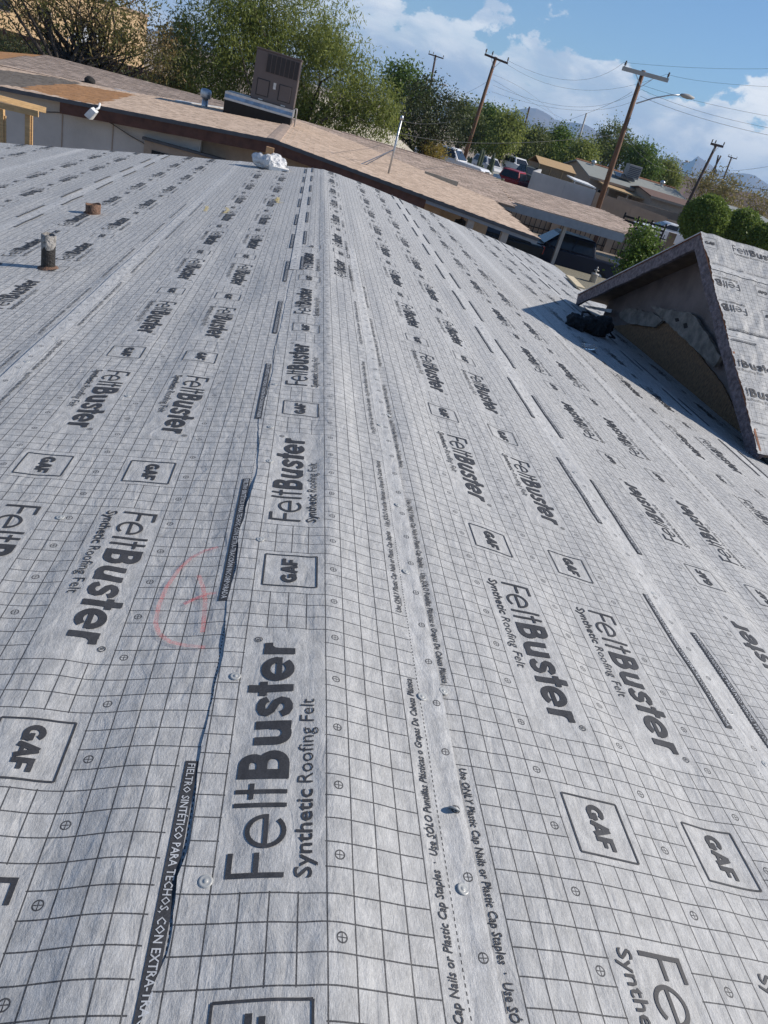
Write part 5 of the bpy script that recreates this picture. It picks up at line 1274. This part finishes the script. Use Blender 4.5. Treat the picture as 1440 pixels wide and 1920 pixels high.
# cream building far behind the sparse tree, with stepped parapet and windows
a_, b_ = at(-330, -60, 95), at(420, 60, 95); g_ = float(ground_z(95))
t = thing('cream_building', 'cream stucco building glowing behind the sparse tree at upper left', 'building', (a_[0], 78, g_), 0.7)
w_ = b_[0] - a_[0]; h_ = max(a_[2], b_[2]) - g_ + 1.5
MB().box((0, 0, 0), (w_ * 0.55, 14, h_)).build('wall', M_CREAM, t)
MB().box((w_ * 0.55 + 0.002, 1.0, 0), (w_, 14, h_ * 0.72)).build('wall', M_CREAM, t)
MB().box((-0.15, -0.15, h_), (w_ * 0.55 + 0.15, 14.1, h_ + 0.25)).build('parapet', M_TANWALL, t)
MB().box((w_ * 0.55 + 0.16, 0.85, h_ * 0.72), (w_ + 0.15, 14.1, h_ * 0.72 + 0.25)).build('parapet', M_TANWALL, t)
for k in range(9):
    x0 = 1.5 + k * w_ / 9.3
    y_ = -0.06 if x0 < w_ * 0.5 else 0.94
    w = MB().box((x0, y_, h_ * 0.25), (x0 + 1.5, y_ + 0.055, h_ * 0.25 + 1.4)).build('window', M_BEIGE, t)
    MB().box((x0 + 0.1, y_ - 0.012, h_ * 0.25 + 0.1), (x0 + 1.4, y_ - 0.002, h_ * 0.25 + 1.3)).build('pane', M_GLASS, w)
# dark board fence in front of it
a_, b_ = at(-140, 62, 56), at(345, 176, 56)
t = thing('board_fence', 'dark board fence behind the sparse tree', 'fence', (a_[0], 56, float(ground_z(56)) - 0.05))
n = int((b_[0] - a_[0]) / 0.30); me_ = None
for k in range(n):
    if me_ is None:
        o = MB().box((0, 0, 0), (0.285, 0.03, 1.75)).build('board', M_REDWOOD, t); me_ = o.data
    else: o = link(bpy.data.objects.new('board', me_), t)
    o.location = (k * 0.30, rnd.uniform(-0.01, 0.01), rnd.uniform(-0.03, 0.03))
# clutter behind the sparse tree: white tarp, terracotta roof
q = at(165, 100, 54); t = thing('white_tent', 'white peaked canopy glimpsed through the sparse tree', 'canopy', G(q))
MB().hexa([(-1.0, -1.0, 2.3), (1.0, -1.0, 2.3), (1.0, 1.0, 2.3), (-1.0, 1.0, 2.3)], [(-0.1, -0.1, 3.2), (0.1, -0.1, 3.2), (0.1, 0.1, 3.2), (-0.1, 0.1, 3.2)]).build('canopy_top', M_FLASH, t)
for sx in (-0.95, 0.95):
    for sy in (-0.95, 0.95): MB().box((sx - 0.03, sy - 0.03, 0), (sx + 0.03, sy + 0.03, 2.3)).build('leg', M_STEEL, t)
# iron fence with tan piers under and beyond the carport
t = thing('iron_fence', 'black iron fence with tan panels seen under the carport roof', 'fence', (6.5, 40.0, -2.65))
MB().box((0, 0.10, 0), (13.5, 0.25, 1.15)).build('low_wall', M_TANBLOCK, t)
for k in range(46):
    x0 = k * 0.29; MB().box((x0, -0.02, 0.05), (x0 + 0.03, 0.01, 1.7)).build('picket', M_DARK, t)
for z_ in (0.3, 1.45): MB().box((-0.05, -0.045, z_), (13.4, -0.021, z_ + 0.05)).build('rail', M_DARK, t)
for k in range(5): MB().box((k * 3.3 - 0.2, -0.1, 0), (k * 3.3 + 0.2, 0.09, 1.9)).build('pier', M_TANBLOCK, t)
a_, b_ = at(1172, 405, 46), at(1243, 440, 46)
t = thing('slat_gate', 'dark horizontal slat gate in front of the white car', 'gate', (a_[0], 46, -2.62))
for k in range(7):
    MB().box((0, 0, 0.25 + k * 0.24), (b_[0] - a_[0], 0.05, 0.37 + k * 0.24)).build('slat', M_DARK, t)
for f in (0.0, 0.33, 0.66, 1.0): MB().box(((b_[0] - a_[0]) * f - 0.04, 0.051, 0), ((b_[0] - a_[0]) * f + 0.04, 0.13, 1.95)).build('post', M_DARK, t)
# garden fountain
q = at(1116, 514, 28.0); t = thing('garden_fountain', 'small pale tiered garden fountain on the gravel below the carport', 'fountain', (q[0], 28.0, q[2] - 0.05))
MB().lathe([(0.35, -1.0), (0.35, 0.05), (0.42, 0.12), (0.40, 0.2), (0.10, 0.22), (0.08, 0.42), (0.24, 0.48), (0.26, 0.56), (0.07, 0.58), (0.06, 0.72), (0.12, 0.76), (0.05, 0.88)], 16).build('tiers', plain('aged_cast_stone', (0.45, 0.42, 0.38), 0.85), t, smooth=True)
t.scale = (0.38, 0.38, 0.38)

# ------------------------------------------------------------------ vehicles
M_TYRE = plain('tyre_rubber', (0.015, 0.015, 0.015), 0.85); M_RIM = plain('alloy', (0.45, 0.45, 0.46), 0.35, 0.8)
M_LAMP = plain('headlight_lens', (0.75, 0.75, 0.72), 0.15); M_TAIL = plain('tail_lamp', (0.30, 0.01, 0.01), 0.25)
def paint(name, c): 
    m, t, b = new_mat(name); b.inputs['Base Color'].default_value = (*c, 1); b.inputs['Roughness'].default_value = 0.3; b.inputs['Coat Weight'].default_value = 0.25 if max(c) > 0.1 else 0.04; b.inputs['Specular IOR Level'].default_value = 0.5 if max(c) > 0.1 else 0.22
    n = noise(t, coords(t, 'Object'), 2.0, 3); k = n.ramp(0.3, 0.7, 0.32, 0.48); t.links.new(k.k, b.inputs['Roughness']); return m
def vehicle(name, label, cat, kind, mat, loc, rz, s=1.0):
    t = thing(name, label, cat, loc, rz)
    L_, Wd = {'crew': (6.0, 2.0), 'pickup': (5.7, 1.95), 'suv': (4.7, 1.9), 'sedan': (4.6, 1.8)}[kind]
    side = {'crew': [(-3.0, 0.55), (-3.0, 1.2), (-1.5, 1.2), (1.0, 1.2), (2.75, 1.16), (2.97, 0.98), (3.0, 0.5), (2.4, 0.45), (-2.5, 0.45)],
            'pickup': [(-2.85, 0.5), (-2.85, 1.12), (-0.95, 1.12), (0.85, 1.12), (2.6, 1.06), (2.82, 0.9), (2.85, 0.45), (2.3, 0.4), (-2.4, 0.4)],
            'suv': [(-2.3, 0.5), (-2.35, 1.05), (0.9, 1.08), (2.15, 0.98), (2.35, 0.75), (2.35, 0.4), (1.9, 0.32), (-1.9, 0.32)],
            'sedan': [(-2.25, 0.5), (-2.3, 0.98), (-1.3, 0.98), (0.8, 0.95), (2.05, 0.82), (2.28, 0.65), (2.28, 0.35), (1.8, 0.26), (-1.8, 0.26)]}[kind]
    roof = {'crew': [(-1.5, 1.2), (-1.32, 1.86), (0.3, 1.88), (1.05, 1.2)], 'pickup': [(-0.95, 1.12), (-0.75, 1.78), (0.2, 1.8), (0.85, 1.12)], 'suv': [(-2.3, 1.06), (-2.05, 1.72), (0.05, 1.76), (0.9, 1.08)], 'sedan': [(-1.75, 0.98), (-1.1, 1.4), (0.1, 1.42), (0.85, 0.95)]}[kind]
    hw_ = Wd / 2
    body = MB().hexa([(x, -hw_, z) for x, z in side], [(x, hw_, z) for x, z in side]).build('body', mat, t, bevel=0.07)
    ins = lambda z, x=0: hw_ - 0.03 - 0.22 * max(0, (z - roof[0][1])) / (roof[1][1] - roof[0][1])
    MB().hexa([(x, -ins(z), z - 0.01) for x, z in roof], [(x, ins(z), z - 0.01) for x, z in roof]).build('cabin', mat, t, bevel=0.05)
    z0, z1 = roof[0][1] + 0.05, roof[1][1] - 0.10; ff = lambda z: (z - roof[0][1]) / (roof[1][1] - roof[0][1])
    xr = lambda z: roof[0][0] + (roof[1][0] - roof[0][0]) * ff(z); xf = lambda z: roof[3][0] + (roof[2][0] - roof[3][0]) * ff(z)
    for sg_ in (-1, 1):
        cuts = [0.06, 0.5, 0.94]
        for i in range(2):
            P4 = []
            for (z, f) in ((z0, cuts[i] + 0.015), (z0, cuts[i + 1] - 0.015), (z1, cuts[i + 1] - 0.015), (z1, cuts[i] + 0.015)):
                P4.append((xr(z) + (xf(z) - xr(z)) * f, sg_ * (ins(z) + 0.006), z))
            MB().prism(P4, (0, sg_ * 0.01, 0)).build('side_window', M_GLASS, t)
    P4 = [(xf(z) + 0.012, y * (ins(z) - 0.1), z) for z, y in ((z0, -1), (z0, 1), (z1, 1), (z1, -1))]
    MB().prism(P4, (0.012, 0, 0.012)).build('windscreen', M_GLASS, t)
    P4 = [(xr(z) - 0.012, y * (ins(z) - 0.12), z) for z, y in ((z0, -1), (z0, 1), (z1, 1), (z1, -1))]
    MB().prism(P4, (-0.012, 0, 0.012)).build('rear_window', M_GLASS, t)
    wr_ = 0.40 if kind in ('pickup', 'crew') else 0.36 if kind == 'suv' else 0.32
    for wx in (L_ * 0.32, -L_ * 0.31):
        for sg_ in (-1, 1):
            w = MB().lathe([(wr_ * 0.6, -0.11), (wr_ * 0.95, -0.11), (wr_, -0.07), (wr_, 0.07), (wr_ * 0.95, 0.11), (wr_ * 0.6, 0.11)], 20, (wx, sg_ * (hw_ - 0.08), wr_), axis='Y').build('wheel', M_TYRE, t)
            MB().lathe([(wr_ * 0.58, -0.115), (wr_ * 0.5, -0.122), (wr_ * 0.1, -0.118)] if sg_ < 0 else [(wr_ * 0.58, 0.115), (wr_ * 0.5, 0.122), (wr_ * 0.1, 0.118)], 14, (wx, sg_ * (hw_ - 0.08), wr_), axis='Y').build('rim', M_RIM, w)
    zf = side[4][1] - 0.22
    for sg_ in (-1, 1):
        MB().box((L_ / 2 - 0.12, sg_ * (hw_ - 0.26) - 0.2, zf - 0.08), (L_ / 2 + 0.012, sg_ * (hw_ - 0.26) + 0.2, zf + 0.1)).build('headlight', M_LAMP, t, bevel=0.02)
        MB().box((-L_ / 2 - 0.012, sg_ * (hw_ - 0.15) - 0.1, 0.7), (-L_ / 2 + 0.08, sg_ * (hw_ - 0.15) + 0.1, 1.0)).build('tail_light', M_TAIL, t)
    MB().box((L_ / 2 - 0.1, -hw_ + 0.5, zf - 0.12), (L_ / 2 + 0.01, hw_ - 0.5, zf + 0.1)).build('grille', M_DARK, t)
    MB().box((L_ / 2 - 0.05, -hw_ + 0.1, 0.42), (L_ / 2 + 0.08, hw_ - 0.1, 0.58)).build('bumper', M_STEEL if kind in ('pickup', 'crew') else mat, t)
    for sg_ in (-1, 1):
        MB().box((roof[3][0] - 0.25, sg_ * (hw_ + 0.07) - 0.08, roof[3][1] - 0.02), (roof[3][0] - 0.1, sg_ * (hw_ + 0.07) + 0.08, roof[3][1] + 0.14)).build('mirror', mat, t, bevel=0.02)
    if kind in ('pickup', 'crew'):
        zb_ = side[1][1]
        MB().box((-2.7, -hw_ + 0.12, zb_ + 0.001), (roof[0][0] - 0.1, hw_ - 0.12, zb_ + 0.015)).build('bed_floor', M_DARK, t)
    if s != 1.0: t.scale = (s, s, s)
    return t
P_WHITE, P_RED, P_NAVY, P_BLACK, P_TAN, P_GREEN, P_SILV = (paint(n, c) for n, c in (('white_paint', (0.7, 0.7, 0.7)), ('red_paint', (0.28, 0.012, 0.022)), ('navy_paint', (0.012, 0.017, 0.035)), ('black_paint', (0.012, 0.013, 0.016)), ('faded_olive_paint', (0.23, 0.21, 0.15)), ('dark_green_paint', (0.03, 0.045, 0.045)), ('silver_paint', (0.5, 0.51, 0.52))))
def vput(px, py, Y, lift=0.0):
    q = at(px, py, Y); return (q[0], q[1], float(ground_z(Y)) + 0.008)
def vput_z(px, py, Y, hmid):
    q = at(px, py, Y); return (q[0], q[1], q[2] - hmid)
vehicle('pickup_truck', 'dark navy pickup parked in shade under the carport', 'truck', 'crew', P_NAVY, vput_z(1050, 466, 30.8, 1.0), math.pi - 0.08, 0.9)
vehicle('sedan', 'dark car with pale sky reflections parked behind the porch posts', 'car', 'sedan', P_BLACK, vput_z(912, 432, 30.0, 0.95), math.pi + 0.1)
vehicle('pickup_truck', 'white pickup parked behind the dark oak', 'truck', 'pickup', P_WHITE, vput_z(848, 297, 56, 1.1), -0.55)
vehicle('sport_utility_car', 'bright red high car parked left of the pale block wall', 'car', 'suv', P_RED, vput_z(966, 338, 66, 0.95), 1.05)
vehicle('pickup_truck', 'dark pickup facing the camera beside the red car', 'truck', 'pickup', P_GREEN, vput_z(990, 330, 72, 0.95), -1.2)
vehicle('sedan', 'faded olive car parked left of the red car', 'car', 'sedan', P_TAN, vput_z(915, 336, 60, 0.75), 1.0)
vehicle('sport_utility_car', 'silver-blue car half hidden behind the cactus', 'car', 'suv', P_SILV, vput_z(918, 312, 82, 0.9), -1.2)
vehicle('box_van', 'small white van behind the dark pickup', 'van', 'suv', P_WHITE, vput_z(972, 312, 88, 0.9), -1.3)
vehicle('sedan', 'white car parked behind the dark slat gate', 'car', 'sedan', P_WHITE, vput_z(1250, 430, 49, 0.95), math.pi - 0.1)

# ------------------------------------------------------------------ person standing in the porch shade
def person():
    loc = at(861, 432, 25.5); base = (loc[0], loc[1], loc[2] - 1.12)
    t = thing('person', 'person in dark shirt standing with back turned in the porch shade', 'person', base)
    J = [((0, 0, 0.95), 0.15), ((0, 0, 1.15), 0.145), ((0, -0.01, 1.33), 0.165), ((0, 0, 1.46), 0.075), ((0, 0.01, 1.55), 0.055), ((0, 0.02, 1.63), 0.085), ((0, 0.02, 1.73), 0.09),
         ((0.19, 0, 1.40), 0.07), ((0.25, -0.02, 1.15), 0.05), ((0.25, 0.05, 0.90), 0.038), ((0.25, 0.09, 0.80), 0.04),
         ((-0.19, 0, 1.40), 0.07), ((-0.25, -0.02, 1.15), 0.05), ((-0.24, 0.05, 0.90), 0.038), ((-0.24, 0.09, 0.80), 0.04),
         ((0.10, 0, 0.85), 0.095), ((0.11, 0.02, 0.48), 0.065), ((0.12, -0.02, 0.10), 0.045), ((0.13, 0.13, 0.04), 0.04),
         ((-0.10, 0, 0.85), 0.095), ((-0.11, 0.02, 0.48), 0.065), ((-0.12, -0.02, 0.10), 0.045), ((-0.13, 0.13, 0.04), 0.04)]
    Ed = [(0, 1), (1, 2), (2, 3), (3, 4), (4, 5), (5, 6), (2, 7), (7, 8), (8, 9), (9, 10), (2, 11), (11, 12), (12, 13), (13, 14), (0, 15), (15, 16), (16, 17), (17, 18), (0, 19), (19, 20), (20, 21), (21, 22)]
    n0 = len(J)
    for sx, hb in ((1, 10), (-1, 14)):
        hx, hy, hz = J[hb][0]
        for k, (dx, ln) in enumerate(((0.028, 0.075), (0.010, 0.085), (-0.008, 0.08), (-0.025, 0.065))):
            J.append(((hx, hy + dx * 1.0, hz - 0.05), 0.011)); J.append(((hx - sx * 0.012, hy + dx * 1.1, hz - 0.05 - ln), 0.009)); Ed += [(hb, len(J) - 2), (len(J) - 2, len(J) - 1)]
        J.append(((hx - sx * 0.01, hy + 0.045, hz - 0.02), 0.011)); J.append(((hx - sx * 0.02, hy + 0.06, hz - 0.06), 0.009)); Ed += [(hb, len(J) - 2), (len(J) - 2, len(J) - 1)]
    me = bpy.data.meshes.new('body'); me.from_pydata([j[0] for j in J], Ed, []); o = link(bpy.data.objects.new('body', me), t)
    sk = o.modifiers.new('skin', 'SKIN')
    for i, j in enumerate(J):
        me.skin_vertices[0].data[i].radius = (j[1], j[1] * (0.72 if i in (0, 1, 2) else 1.0)); me.skin_vertices[0].data[i].use_root = (i == 0)
    sb = o.modifiers.new('sub', 'SUBSURF'); sb.levels = 2; sb.render_levels = 2
    m, tr_, b = new_mat('dark_clothes_and_skin')
    g = tr_.nodes.new('ShaderNodeTexCoord'); s_ = tr_.nodes.new('ShaderNodeSeparateXYZ'); tr_.links.new(g.outputs['Object'], s_.inputs[0])
    z = E(tr_, s_.outputs[2]); x = E(tr_, s_.outputs[0])
    skin = z.gt(1.5).max(x.abs().gt(0.2) * z.lt(1.2))
    tr_.links.new(mixc(tr_, skin, mixc(tr_, z.lt(0.95), (0.012, 0.012, 0.014), (0.03, 0.035, 0.05)), (0.22, 0.12, 0.08)), b.inputs['Base Color']); b.inputs['Roughness'].default_value = 0.8
    me.materials.append(m)
    lump('hair', [((0, 0.0, 1.745), (0.085, 0.095, 0.075))], M_BLACKCLOTH, t, 0.02, 20, 61, 3)
person()

# ------------------------------------------------------------------ hills, mountains, haze
M_HILL = plain('dark_red_desert_hill', (0.085, 0.05, 0.04), 0.95, var=0.25, scale=0.02)
M_MTN = plain('bare_desert_mountain', (0.15, 0.115, 0.095), 0.95, var=0.35, scale=0.003, bump=0.0)
def range_mesh(name, sil, Y, mat, depth_, rows, rough, seed):
    sil = sorted(sil); fx = np.linspace(sil[0][0], sil[-1][0], 220); fy = np.interp(fx, [s[0] for s in sil], [s[1] for s in sil])
    V = []; n = len(fx); g = -2.7
    for r in range(rows):
        f = r / (rows - 1)
        for i in range(n):
            p = at(fx[i], fy[i], Y); h = p[2] - g
            y = Y - depth_ * (f - 0.35)
            prof_h = max(0.0, 1 - abs(f - 0.35) / (0.65 if f > 0.35 else 0.35)) ** 1.15
            nz = (float(vn(i / 9.0, r * 0.7, seed)) - 0.5) * rough * h * (1 - prof_h) * 2 + (float(vn(i / 3.0, r * 1.3, seed + 1)) - 0.5) * rough * 0.4 * h
            V.append((p[0] + (p[0] - CAM[0]) / Y * (y - Y), y, g + max(-1.0, h * prof_h + (nz if 0 < r < rows - 1 else 0))))
    Fc = [(r * n + i, r * n + i + 1, (r + 1) * n + i + 1, (r + 1) * n + i) for r in range(rows - 1) for i in range(n - 1)]
    return tag(mesh_np(name, V, Fc, mat, smooth=False), kind='structure')
range_mesh('mountains', [(-900, -190), (-600, -100), (-300, -30), (0, -40), (300, 60), (600, 135), (760, 170), (820, 205), (850, 190), (880, 184), (900, 192), (935, 206), (970, 200), (1000, 196), (1030, 214), (1060, 229), (1090, 226), (1120, 241), (1150, 258), (1200, 284), (1215, 280), (1240, 298), (1265, 291), (1290, 304), (1312, 287), (1330, 300), (1350, 316), (1380, 324), (1410, 321), (1440, 342), (1520, 380), (1700, 420), (2000, 530)], 6500, M_MTN, 2600, 16, 0.35, 81)
range_mesh('hill', [(1180, 335), (1225, 325), (1262, 318), (1300, 328), (1350, 340), (1400, 353), (1440, 365), (1520, 385), (1650, 435), (1700, 470)], 420, M_HILL, 160, 8, 0.12, 91)
hz = MB().box((-9500, -120, -8), (9500, 9600, 420)).build('haze', None)
hz.data.materials.clear()
mh = bpy.data.materials.new('desert_haze'); mh.use_nodes = True; ht = mh.node_tree; ht.nodes.remove(ht.nodes['Principled BSDF'])
pv = ht.nodes.new('ShaderNodeVolumePrincipled'); pv.inputs['Color'].default_value = (0.40, 0.66, 1.0, 1); pv.inputs['Density'].default_value = 0.00014; pv.inputs['Anisotropy'].default_value = 0.0
ht.links.new(pv.outputs[0], ht.nodes['Material Output'].inputs['Volume'])
hz.data.materials.append(mh); tag(hz, kind='stuff')
